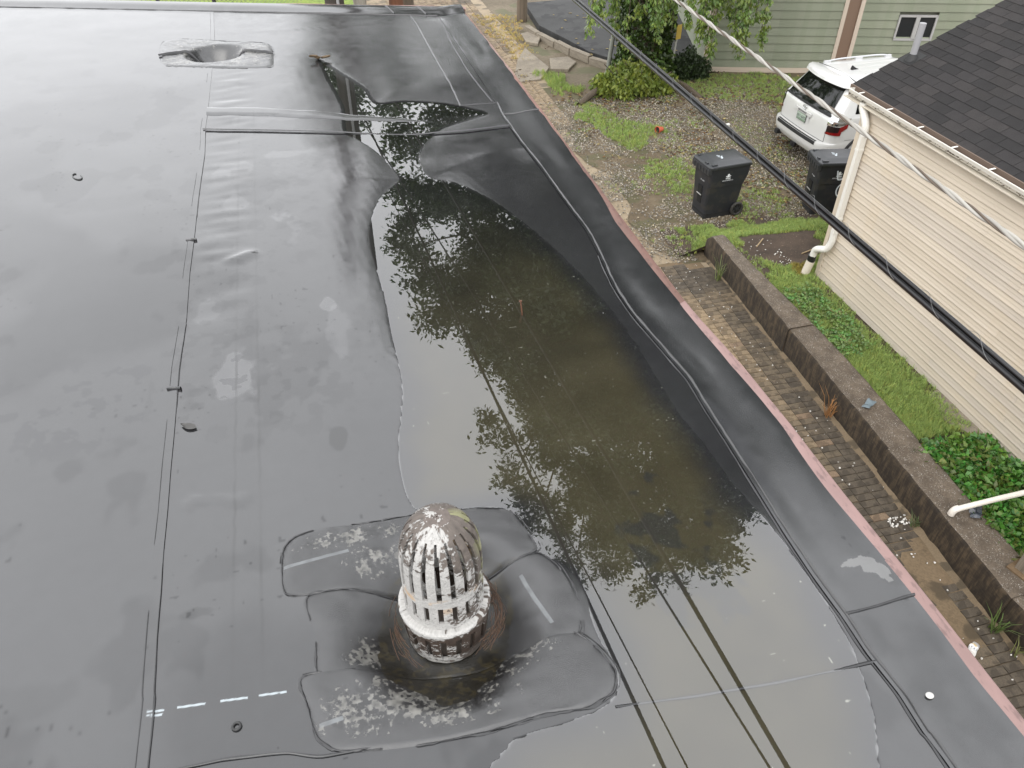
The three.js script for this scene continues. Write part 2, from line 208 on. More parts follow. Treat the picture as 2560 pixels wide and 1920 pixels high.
ribbon([[-0.62, -0.83], [-0.4, -0.828], [-0.27, -0.812], [-0.197, -0.786], [-0.055, -0.779]], 0.0045, 0.0015, 'seam_sealant', sealMat, roof, 1);
ribbon([[-5.6, backZ(-5.6) + 0.185], [-2.5, backZ(-2.5) + 0.185], [-0.6, backZ(-0.6) + 0.185], [0.5, backZ(0.5) + 0.185], [0.98, backZ(0.98) + 0.185]], 0.012, 0.005, 'seam_sealant', sealMat, roof, 0.8, 0.02);
for (const x of [0.63, 0.86]) ribbon([[x, backZ(x) + 0.03], [x + 0.02, backZ(x) + 0.1], [x + 0.045, backZ(x) + 0.19]], 0.012, 0.006, 'seam_sealant', beadMat, roof, 0.5, 0.01, false, 0.008);
{ // lap strip that rises above the water across the puddle
  const top = [[-0.592, -4.589], [-0.314, -4.519], [0.036, -4.393], [0.33, -4.255], [0.6, -4.119]], bot = [[-0.592, -4.46], [-0.3, -4.385], [0.05, -4.275], [0.33, -4.19], [0.6, -4.105]];
  const lp = (p, u) => { const s = u * 4, i = Math.min(3, Math.floor(s)), f = s - i; return [lerp(p[i][0], p[i + 1][0], f), lerp(p[i][1], p[i + 1][1], f)]; };
  const g = grid(60, 6, (u, v) => { const a = lp(top, u), b = lp(bot, u), x = lerp(a[0], b[0], v), z = lerp(a[1], b[1], v) + 0.012 * (vn(u * 22, v * 2) - 0.5); const e = Math.min(v, 1 - v) * 2; return [x, Math.max(H(x, z), -0.004) + 0.003 + 0.007 * ss(0, 0.4, e) * (1 - 0.9 * ss(0.8, 1, u)), z]; }, mFar.uv);
  const lm = mFar.m.clone(); lm.specularIntensityMap = null; part('lap_strip', g, lm, roof);
}
// flashing patches round the two drains
function flake(x, z, areas) { let k = 0; for (const a of areas) k = Math.max(k, ss(1, 0.35, Math.hypot((x - a[0]) / a[2], (z - a[1]) / a[3])) * a[4]); return k; }
function patch(poly, areas, name, off, w = 512, streaks = []) {
  const P = poly2(poly, true, 140).slice(0, 140); let x0 = 9, x1 = -9, z0 = 9, z1 = -9, cx = 0, cz = 0; for (const p of P) { x0 = Math.min(x0, p[0]); x1 = Math.max(x1, p[0]); z0 = Math.min(z0, p[1]); z1 = Math.max(z1, p[1]); cx += p[0] / 140; cz += p[1] / 140; }
  const map = tex(w, w, (u, v, o) => {
    const x = lerp(x0, x1, u), z = lerp(z0, z1, v), n = fbm(x * 22, z * 22, 4); let a = 0.024 + 0.014 * (n - 0.5) + 0.008 * (fbm(x * 6, z * 6, 2) - 0.5); o[0] = a; o[1] = a; o[2] = a * 1.03;
    const k = flake(x, z, areas), f = 0.45 * fbm(x * 30 + 5, z * 30, 4) + 0.55 * fbm(x * 130, z * 130, 4); const fl = ss(0.6 - 0.17 * k, 0.69 - 0.17 * k, f); if (k > 0.02 && fl > 0) { const c = 0.05 + 0.12 * vn(x * 120, z * 120); o[0] = lerp(o[0], c, fl); o[1] = lerp(o[1], c * 0.97, fl); o[2] = lerp(o[2], c * 0.88, fl); } if (k > 0.02 && fl > 0.2) {} else if (f < 0.42 && k > 0.3) { o[0] *= 0.4; o[1] *= 0.4; o[2] *= 0.4; }
    { const r = Math.hypot(x - DR[0], z - DR[1]) + 0.06 * (fbm(x * 18, z * 18, 3) - 0.5), k2 = ss(0.2, 0.165, r + 0.03 * Math.sin(Math.atan2(z - DR[1], x - DR[0]) * 2 + 1)); if (k2 > 0.3) { o[0] = 0.014; o[1] = 0.012; o[2] = 0.009; if (fbm(x * 90, z * 90, 2) > 0.62) { o[0] = 0.03; o[1] = 0.024; o[2] = 0.012; } } } for (const s of streaks) { const m = seg(x, z, ...s, 0.006) * (0.4 + 0.6 * vn(x * 60, z * 60)); o[0] = lerp(o[0], 0.13, m); o[1] = lerp(o[1], 0.14, m); o[2] = lerp(o[2], 0.145, m); }
  }, { wrap: false });
  const m = new THREE.MeshPhysicalMaterial({ map, roughness: 0.22, ior: 1.8, side: THREE.DoubleSide, bumpMap: map2, bumpScale: 0.0003 });
  const R = 16, g = grid(140, R, (u, v) => { const p = P[Math.round(u * 140) % 140], s = v; const x = lerp(cx, p[0], s), z = lerp(cz, p[1], s); return [x, H(x, z) + (v > 0.98 ? 0.0002 : off + 0.004 * (vn(x * 17 + 3, z * 17) - 0.5) + 0.003 * (vn(x * 40, z * 40 + 7) - 0.5)), z]; }, p => [(p[0] - x0) / (x1 - x0), (p[2] - z0) / (z1 - z0)]);
  const o = part(name, g, m, roof); ribbon(poly, 0.0045, 0.0016, 'seam_sealant', sealMat, roof, 2.2, 0.004, true, 0.0018, 0.3); ribbon(poly.map(p => [p[0] + (p[0] - cx) * 0.02 + 0.003, p[1] + (p[1] - cz) * 0.02]), 0.003, 0.0012, 'seam_sealant', sealMat, roof, 2.6, 0.004, true, 0.0004, 0.5); return o;
}
patch([[-0.204, -1.187], [0.029, -1.16], [0.253, -1.164], [0.366, -1.178], [0.409, -1.115], [0.418, -1.029], [0.397, -0.93], [0.229, -0.92], [0.019, -0.935], [-0.186, -0.95], [-0.196, -1.07]], [[-0.06, -1.0, 0.09, 0.07, 0.9], [0.1, -0.97, 0.1, 0.03, 0.4]], 'flashing_patch', 0.004, 512, [[0.31, -1.13, 0.345, -0.97]]);
patch([[-0.264, -1.331], [-0.23, -1.376], [-0.158, -1.389], [-0.037, -1.379], [0.15, -1.378], [0.315, -1.343], [0.347, -1.293], [0.37, -1.192], [0.266, -1.166], [0.03, -1.158], [-0.126, -1.182], [-0.259, -1.201]], [[-0.1, -1.34, 0.16, 0.035, 0.75], [-0.03, -1.25, 0.1, 0.06, 0.6]], 'flashing_patch', 0.005, 512, [[-0.262, -1.28, -0.1, -1.296]]);
patch([[-0.225, -0.975], [0.019, -0.948], [0.208, -0.932], [0.377, -0.94], [0.427, -0.885], [0.447, -0.821], [0.427, -0.776], [0.361, -0.754], [0.27, -0.762], [0.136, -0.755], [-0.01, -0.762], [-0.159, -0.787], [-0.204, -0.826], [-0.221, -0.892]], [[-0.06, -0.87, 0.17, 0.075, 1], [0.12, -0.905, 0.2, 0.05, 0.95], [0.22, -0.92, 0.14, 0.03, 0.8], [0.1, -0.83, 0.15, 0.05, 0.5]], 'flashing_patch', 0.0055, 640, [[-0.2, -0.85, -0.15, -0.855]]);
patch([[-0.951, -5.838], [-0.926, -5.959], [-0.805, -5.96], [-0.495, -5.827], [-0.28, -5.751], [-0.221, -5.62], [-0.21, -5.397], [-0.227, -5.232], [-0.312, -5.208], [-0.538, -5.265], [-0.764, -5.332], [-0.894, -5.402], [-0.932, -5.582]], [[-0.4, -5.45, 0.22, 0.2, 0.9], [-0.8, -5.5, 0.15, 0.18, 0.8], [-0.75, -5.8, 0.2, 0.12, 0.5], [-0.35, -5.65, 0.15, 0.1, 0.7]], 'flashing_patch', 0.007, 512);
ribbon([[-0.94, -5.6], [-0.78, -5.64], [-0.66, -5.6], [-0.58, -5.49], [-0.48, -5.52], [-0.4, -5.58], [-0.22, -5.5]], 0.014, 0.008, 'seam_sealant', sealMat, roof, 0.7, 0.008, false, 0.012);
{ const g = new THREE.CircleGeometry(0.075, 24); g.rotateX(-Math.PI / 2); g.translate(FD[0], -0.095, FD[1]); part('drain_mouth_disc', g, mat([0.09, 0.08, 0.07], 0.6), roof); }  // flat dark disc added in place of the open drain hole
{ // sheet-metal drip edge, faded red, in lengths
  const tints = [[0.24, 0.13, 0.1], [0.31, 0.2, 0.17], [0.24, 0.13, 0.1], [0.17, 0.09, 0.07], [0.29, 0.185, 0.17], [0.27, 0.17, 0.155]], zs = [-6.2, -5.45, -4.6, -3.55, -2.08, -0.9, 1.6];
  const stain = tex(256, 256, (u, v, o) => { const n = 0.82 + 0.36 * tf(u, v, 6, 5, 5) - 0.3 * ss(0.6, 0.75, tf(u * 1, v, 24, 4, 8)); o[0] = n * 0.8; o[1] = n * 0.8; o[2] = n * 0.8; });
  for (let i = 0; i < 6; i++) {
    const prof = [[-0.05, 0.006], [-0.012, 0.024], [0.006, 0.034], [0.012, 0.028], [0.014, -0.07]];
    const g = grid(Math.round((zs[i + 1] - zs[i]) * 25), 4, (u, v) => { const z = lerp(zs[i] - (i ? 0.02 : 0), zs[i + 1], u), q = prof[Math.round(v * 4)], x = at(edgePts, z); return [x + q[0] + 0.004 * (vn(z * 4, 6) - 0.5), q[1] + 0.004 + 0.001 * i + 0.004 * (vn(z * 3, 2) - 0.5), z]; }, (p, u, v) => [p[2] * 2, v * 0.5]);
    part('drip_edge', g, mat(tints[i], 0.5, { map: stain }), roof);
  }
  const gb = grid(120, 3, (u, v) => { const x = lerp(-5.6, 1.22, u), z = backZ(x), q = [[0.02, 0.03], [-0.025 - 0.012 * ss(0.2, 1, x), 0.032], [-0.04, 0.02], [-0.042, -0.07]][Math.round(v * 3)]; return [x, q[1] + 0.012 * (vn(x * 2.2, 3) - 0.5), z + q[0]]; }, p => [p[0] * 2, p[1]]);
  part('drip_edge', gb, mat([0.34, 0.2, 0.17], 0.5, { map: stain }), roof);
  const wall = grid(1, 1, (u, v) => [1.17, lerp(-5.2, 0.0, v), lerp(-6.2, 4, u)]), wb = grid(1, 1, (u, v) => [lerp(-5.6, 1.17, u), lerp(-5.2, -0.02, v), backZ(lerp(-5.6, 1.17, u))]);
  part('building_wall', [wall, wb], mat([0.3, 0.2, 0.15], 0.9), roof);
  const sx = [[-5.6, 1.6], [1.17, 1.6]]; part('building_wall', [grid(1, 1, (u, v) => [lerp(-5.6, 1.17, u), lerp(-5.2, 0.0, v), 4]), grid(1, 1, (u, v) => [-5.6, lerp(-5.2, 0, v), lerp(-8.5, 4, u)]), grid(1, 1, (u, v) => [lerp(-5.6, 1.21, u), 0.005, lerp(1.6, 4, v)])], mat([0.1, 0.09, 0.08], 0.8), roof);
}
{ // the standing water: a level sheet; the membrane rises out of it at the shore
  const s = new THREE.Shape(); [[0.02, 0.0], [0.95, 0.0], [1.01, -0.6], [1.012, -1.2], [0.985, -1.5], [0.975, -2.3], [0.95, -4.3], [0.4, -5.2], [0.1, -5.5], [-0.05, -5.5], [-0.05, -1.45], [0.2, -1.36], [0.36, -1.22], [0.37, -0.9], [0.25, -0.8], [0.02, -0.76], [-0.03, -0.4]].forEach((p, i) => i ? s.lineTo(p[0], -p[1]) : s.moveTo(p[0], -p[1]));
  const g = new THREE.ShapeGeometry(s); g.rotateX(-Math.PI / 2);
  const w = part('rain_puddle', g, new THREE.MeshPhysicalMaterial({ color: 0xffffff, roughness: 0.0, transmission: 1, thickness: 0, ior: 2.05, side: THREE.DoubleSide })); tag(w, 'shallow murky rain water standing on the roof', null, null, 'structure');
}
console.log('roof');

// ---------------------------------------------------------------- roof drain strainer
{
  const D = grp('roof_drain_strainer', [DR[0], -0.032, DR[1]], 0.1); D.scale.set(0.94, 1, 0.94); tag(D, 'cast iron domed roof drain strainer with peeling white paint', 'roof drain');
  const N = 18, SUB = 8, NA = N * SUB;
  function shell(prof, isSlot, th) { // prof: [[r,y]...]; slots removed, walls given thickness
    const P = [], U = [], I = [], add = (p, u) => { P.push(...p); U.push(...u); return P.length / 3 - 1; };
    const M = prof.length, pt = (i, j, inn) => { const a = i / NA * 2 * Math.PI, r = prof[j][0] - (inn ? th : 0) + (inn ? 0 : 0.0012 * (vn(i * 0.4 % 57, j * 0.7) - 0.5)); return [Math.cos(a) * Math.max(r, 0.001), prof[j][1] - (inn && j === M - 1 ? th : 0), Math.sin(a) * Math.max(r, 0.001)]; };
    const quad = (a, b, c, d, ua, ub, uc, ud) => { const k = add(a, ua); add(b, ub); add(c, uc); add(d, ud); I.push(k, k + 1, k + 2, k, k + 2, k + 3); };
    const solid = (i, j) => j >= 0 && j < M - 1 && !isSlot((i % NA + NA) % NA, (prof[j][1] + prof[j + 1][1]) / 2), uv = (i, j) => [i / NA, (prof[j][1] + 0.0) / 0.4];
    for (let j = 0; j < M - 1; j++) for (let i = 0; i < NA; i++) if (solid(i, j)) {
      quad(pt(i, j), pt(i, j + 1), pt(i + 1, j + 1), pt(i + 1, j), uv(i, j), uv(i, j + 1), uv(i + 1, j + 1), uv(i + 1, j));
      quad(pt(i, j, 1), pt(i + 1, j, 1), pt(i + 1, j + 1, 1), pt(i, j + 1, 1), uv(i, j), uv(i + 1, j), uv(i + 1, j + 1), uv(i, j + 1));
      if (!solid(i - 1, j)) quad(pt(i, j), pt(i, j, 1), pt(i, j + 1, 1), pt(i, j + 1), uv(i, j), uv(i, j), uv(i, j + 1), uv(i, j + 1));
      if (!solid(i + 1, j)) quad(pt(i + 1, j), pt(i + 1, j + 1), pt(i + 1, j + 1, 1), pt(i + 1, j, 1), uv(i + 1, j), uv(i + 1, j + 1), uv(i + 1, j + 1), uv(i + 1, j));
      if (!solid(i, j - 1)) quad(pt(i, j), pt(i + 1, j), pt(i + 1, j, 1), pt(i, j, 1), uv(i, j), uv(i + 1, j), uv(i + 1, j), uv(i, j));
      if (!solid(i, j + 1)) quad(pt(i, j + 1), pt(i, j + 1, 1), pt(i + 1, j + 1, 1), pt(i + 1, j + 1), uv(i, j + 1), uv(i, j + 1), uv(i + 1, j + 1), uv(i + 1, j + 1));
    }
    const g = new THREE.BufferGeometry(); g.setAttribute('position', new THREE.Float32BufferAttribute(P, 3)); g.setAttribute('uv', new THREE.Float32BufferAttribute(U, 2)); g.setIndex(I); g.computeVertexNormals(); return g;
  }
  const paint = tex(1024, 512, (u, v, o) => { // flaking white paint over brown iron; rust and grime low down, lichen on one side
    const y = v * 0.4, n = 0.46 * tf(u, v, 12, 5, 2) + 0.54 * tf(u, v, 80, 4, 6), fine = tn(u, v, 250, 4);
    let keep = 0.525 - 0.16 * ss(0.08, 0.115, y) + 0.2 * ss(0.25, 0.33, y) + 0.1 * ss(0.18, 0.0, y) - 0.05 * ss(0.03, 0.0, Math.abs(y - 0.1));
    keep += 0.13 * ss(0.18, 0.02, Math.abs(u - 0.1)) - 0.08 * ss(0.2, 0.02, Math.abs(u - 0.36));
    if (n + 0.05 * (fine - 0.5) > keep) { let w = 0.62 + 0.2 * (fine - 0.5) - 0.25 * (1 - ss(keep, keep + 0.09, n)); w *= 0.58; o[0] = w; o[1] = w * 0.975; o[2] = w * 0.93; const ru = ss(0.55, 0.7, tf(u, v, 14, 3, 11)) * ss(0.06, 0.0, Math.abs(y - 0.2)); o[0] = lerp(o[0], 0.45, ru * 0.7); o[1] = lerp(o[1], 0.28, ru * 0.7); o[2] = lerp(o[2], 0.13, ru * 0.7); }
    else { const b = 0.6 + 0.7 * tf(u, v, 40, 3, 1), lo = ss(0.15, 0.07, y); o[0] = lerp(0.1, 0.04, lo) * b; o[1] = lerp(0.083, 0.026, lo) * b; o[2] = lerp(0.071, 0.018, lo) * b; }
    const li = ss(0.5, 0.62, tf(u, v, 18, 4, 15)) * ss(0.12, 0.03, Math.abs(u - 0.02 - (u > 0.8 ? 1 : 0))) * ss(0.12, 0.2, y); o[0] = lerp(o[0], 0.3, li * 0.5); o[1] = lerp(o[1], 0.31, li * 0.5); o[2] = lerp(o[2], 0.14, li * 0.5);
  });
  const bump = tex(512, 256, (u, v, o) => { o[0] = o[1] = o[2] = 0.6 * tf(u, v, 40, 3, 2) + 0.4 * tf(u, v, 120, 2, 6); }, { srgb: false });
  const iron = new THREE.MeshPhysicalMaterial({ map: paint, roughness: 0.72, bumpMap: bump, bumpScale: 0.003, side: THREE.DoubleSide });
  const slot = (i, w) => { const k = (i % SUB); return k >= 4 - w && k < (w > 1 ? 3 + w : 4 + w) ; };
  const lp = (a, n) => { const o = []; for (let s = 0; s < a.length - 1; s++) for (let k = 0; k < n; k++) o.push([lerp(a[s][0], a[s + 1][0], k / n), lerp(a[s][1], a[s + 1][1], k / n)]); o.push(a[a.length - 1]); return o; };
  part('slotted_skirt', shell(lp([[0.101, -0.028], [0.107, 0.03], [0.113, 0.09]], 10), (i, y) => slot(i, 2) && y > -0.012 && y < 0.07, 0.009), iron, D);
  part('rim', shell([[0.109, 0.088], [0.1135, 0.09], [0.115, 0.095], [0.1135, 0.1], [0.108, 0.104], [0.098, 0.105]], () => false, 0.006), iron, D);
  const dome = []; for (let k = 0; k <= 18; k++) { const a = k / 18 * Math.PI / 2; dome.push([0.097 * Math.pow(Math.cos(a), 0.86) + (k === 18 ? 0.009 : 0) * 1, 0.262 + 0.122 * Math.sin(a)]); }
  part('slotted_dome', shell([...lp([[0.0985, 0.105], [0.0975, 0.262]], 20), ...dome.slice(1, 16)], (i, y) => (slot(i, 2) && y > 0.125 && y < 0.186) || (slot(i, y > 0.342 ? 1 : 2) && y > 0.208 && y < 0.36), 0.007), iron, D);
  const capT = tex(256, 256, (u, v, o) => { const n = 0.5 * tf(u, v, 7, 4, 3) + 0.5 * tf(u, v, 40, 3, 7); if (n > 0.585) { const w = 0.3 + 0.1 * tn(u, v, 90, 3); o[0] = w; o[1] = w * 0.97; o[2] = w * 0.92; } else { const b = 0.7 + 0.6 * tf(u, v, 30, 3, 1); o[0] = 0.11 * b; o[1] = 0.09 * b; o[2] = 0.079 * b; } });
  { const g = shell(dome.slice(15), () => false, 0.01), p = g.attributes.position, q = g.attributes.uv; for (let i = 0; i < p.count; i++) q.setXY(i, 0.5 + p.getX(i) * 5, 0.5 + p.getZ(i) * 5); part('dome_cap', g, new THREE.MeshPhysicalMaterial({ map: capT, roughness: 0.75, side: THREE.DoubleSide, bumpMap: capT, bumpScale: 0.0015 }), D); }
  const inner = new THREE.TorusGeometry(0.062, 0.008, 8, 28); inner.rotateX(Math.PI / 2); inner.translate(0, 0.2, 0); part('inner_ring', inner, iron, D);
  part('drain_mouth_disc', cyl(0.085, 0.085, 0.006, 0, -0.026, 0, 28), mat([0.085, 0.068, 0.055], 0.7), D);  // dark iron-coloured disc stands in for the open hole under the dome
  // pine needles caught round its foot
  const needles = []; for (let k = 0; k < 110; k++) { const a = k % 5 < 4 ? rr(-0.75, 0.85) : rr(2.5, 3.4), r = 0.108 + rr(0, 0.028), y = rr(0.0, 0.05) * (1 - (r - 0.108) * 14), da = rr(0.15, 0.55) * (rnd() < 0.5 ? 1 : -1); const A = [DR[0] + Math.cos(a) * r, y - 0.03, DR[1] + Math.sin(a) * r], r2 = r + rr(-0.004, 0.014), B = [DR[0] + Math.cos(a + da) * r2, Math.max(-0.03, y - 0.03 + rr(-0.03, 0.03)), DR[1] + Math.sin(a + da) * r2], m = [(A[0] + B[0]) / 2 * 1.0 + Math.cos(a + da / 2) * 0.006, (A[1] + B[1]) / 2 + 0.003, (A[2] + B[2]) / 2 + Math.sin(a + da / 2) * 0.006]; needles.push(new THREE.TubeGeometry(new THREE.QuadraticBezierCurve3(new THREE.Vector3(...A), new THREE.Vector3(...m), new THREE.Vector3(...B)), 4, rr(0.0006, 0.0011), 3)); }
  tag(part('pine_needles', needles, mat([0.09, 0.05, 0.03], 0.8)), 'brown pine needles caught around the foot of the drain strainer', 'needles', null, 'stuff');
}
// small things on the roof
function leafShape(L, W, curl = 0.15) { const s = grid(4, 6, (u, v) => { const w = W * Math.sin(Math.PI * Math.pow(v, 0.8)) * 0.5; return [(u - 0.5) * 2 * w, curl * L * (Math.pow((u - 0.5) * 2, 2) * 0.6 + v * v * 0.6), v * L]; }); return s; }
{
  const o = part('screw', [rod([0, 0, 0], [-0.004, 0.055, -0.01], 0.0028, 6), rod([-0.004, 0.055, -0.01], [-0.0042, 0.058, -0.0106], 0.006, 10)], mat([0.09, 0.035, 0.015], 0.7)); o.position.set(0.607, -0.012, -2.23); tag(o, 'rusty screw standing up out of the puddle', 'screw');
  const r = new THREE.TorusGeometry(0.028, 0.004, 6, 20, 5.2); r.rotateX(Math.PI / 2); r.scale(0.6, 0.8, 1.4); const q = part('rubber_loop', r, mat([0.03, 0.03, 0.03], 0.3)); q.position.set(-1.144, H(-1.144, -3.803) + 0.006, -3.803); q.rotation.y = 0.5; tag(q, 'small black loop lying alone on the left roof sheet', 'loop');
  const l = part('dead_leaf', leafShape(0.055, 0.026, 0.1), mat([0.05, 0.048, 0.045], 0.4)); l.position.set(-0.5, H(-0.5, -1.86) + 0.003, -1.86); l.rotation.y = -2.1; tag(l, 'grey dead leaf stuck to the roof beside the long seam', 'leaf');
  const l2 = part('leaf_clump', [leafShape(0.07, 0.045, 0.3), leafShape(0.06, 0.04, 0.3).rotateY(1.4).translate(0.02, 0.01, 0.05), leafShape(0.06, 0.04, 0.3).rotateY(-1.1).translate(0, 0.02, 0.04)], mat([0.1, 0.065, 0.03], 0.6)); l2.position.set(0.06, H(0.06, -5.33) + 0.004, -5.36); tag(l2, 'clump of brown leaves at the far tip of the puddle', 'leaves');
  const b = part('pebble', new THREE.IcosahedronGeometry(0.008, 1).scale(1.2, 0.4, 1), mat([0.45, 0.44, 0.42], 0.7)); { const x = 1.083, z = -0.592; b.position.set(x, H(x, z) + 0.008, z); } tag(b, 'small white pebble on the near edge flashing', 'pebble');
  const c = part('rubber_washer', new THREE.TorusGeometry(0.008, 0.003, 6, 14).rotateX(Math.PI / 2), mat([0.02, 0.02, 0.02], 0.4)); c.position.set(-0.368, H(-0.368, -0.892) + 0.003, -0.892); tag(c, 'tiny black washer beside the white chalk dashes', 'washer');
}
console.log('drain');

// ---------------------------------------------------------------- ground, alley, lot
const G0 = -5.2;
const earthTex = tex(1024, 1024, (u, v, o) => { const n = tf(u, v, 6, 5, 2), f = tf(u, v, 90, 3, 7), g = ss(0.5, 0.64, tf(u, v, 9, 5, 5)), k = 0.7 + 0.6 * f; o[0] = lerp(0.2, 0.09, n) * k; o[1] = lerp(0.165, 0.07, n) * k; o[2] = lerp(0.115, 0.045, n) * k; const gr = g * (0.4 + 0.6 * f); o[0] = lerp(o[0], 0.06, gr * 0.6); o[1] = lerp(o[1], 0.085, gr * 0.6); o[2] = lerp(o[2], 0.028, gr * 0.6); });
function rep(t, x, y = x) { const c = t.clone(); c.repeat.set(x, y); c.needsUpdate = true; return c; }
const sandTex = tex(1024, 1024, (u, v, o) => { const n = tf(u, v, 5, 5, 1), f = tf(u, v, 130, 3, 3), s = ss(0.5, 0.66, tf(u, v, 8, 5, 6)), k = 0.75 + 0.5 * f; o[0] = lerp(0.34, 0.24, n) * k; o[1] = lerp(0.27, 0.19, n) * k; o[2] = lerp(0.185, 0.125, n) * k; o[0] = lerp(o[0], 0.1, s * 0.75); o[1] = lerp(o[1], 0.085, s * 0.75); o[2] = lerp(o[2], 0.06, s * 0.75); });
const soilTex = tex(512, 512, (u, v, o) => { const n = tf(u, v, 8, 5, 4), f = tn(u, v, 120, 8), k = 0.5 + n; o[0] = 0.062 * k; o[1] = 0.043 * k; o[2] = 0.03 * k; if (f > 0.9) { o[0] = 0.2; o[1] = 0.15; o[2] = 0.1; } });
const concTex = tex(512, 512, (u, v, o) => { const n = tf(u, v, 6, 5, 4), f = tf(u, v, 100, 2, 8), k = 0.75 + 0.5 * f; o[0] = lerp(0.3, 0.15, n) * k; o[1] = lerp(0.26, 0.125, n) * k; o[2] = lerp(0.2, 0.095, n) * k; });
{
  const g = new THREE.PlaneGeometry(500, 500); g.rotateX(-Math.PI / 2); g.translate(0, G0 - 0.06, -40);
  tag(part('ground', g, mat([1, 1, 1], 0.95, { map: rep(earthTex, 120) })), 'bare earth with thin grass around the alley', null, null, 'structure');
  const lot = grid(60, 50, (u, v) => { const z = lerp(-19, -10.2, v), x = lerp(5.3 + 0.9 * (fbm(z * 0.8, 2, 3) - 0.5), 16, u); return [x, G0 - 0.006 + 0.03 * (fbm(x * 1.3, z * 1.3, 3) - 0.5) * ss(5, 6, x), z]; }, p => [p[0] / 3, p[2] / 3]);
  tag(part('gravel_lot', lot, mat([0.9, 0.84, 0.76], 0.9, { map: earthTex })), 'gravel parking lot mixed with soil and grass', null, null, 'structure');
  const al = grid(12, 60, (u, v) => [lerp(1.2, 6.0, u), G0 - 0.022, lerp(-34, 3, v)], p => [p[0] / 2, p[2] / 2]);
  tag(part('alley', al, mat([1, 1, 1], 0.9, { map: sandTex })), 'sandy alley bed under the brick paving', null, null, 'structure');
  const far = grid(4, 4, (u, v) => [lerp(-30, 1.6, u), G0 - 0.03 + v * 3.4, lerp(-18, -60, v)], p => [p[0] / 4, p[2] / 4]);
  tag(part('grass_bank', far, mat([1, 1, 1], 0.95, { map: rep(tex(512, 512, (u, v, o) => { const n = tf(u, v, 40, 4, 3), b = tf(u, v, 6, 4, 8); const k = 0.55 + 0.9 * n; o[0] = lerp(0.13, 0.2, b) * k; o[1] = lerp(0.2, 0.25, b) * k; o[2] = 0.045 * k; }), 2) })), 'bright green grass bank behind the chain link fence', null, null, 'structure');
}
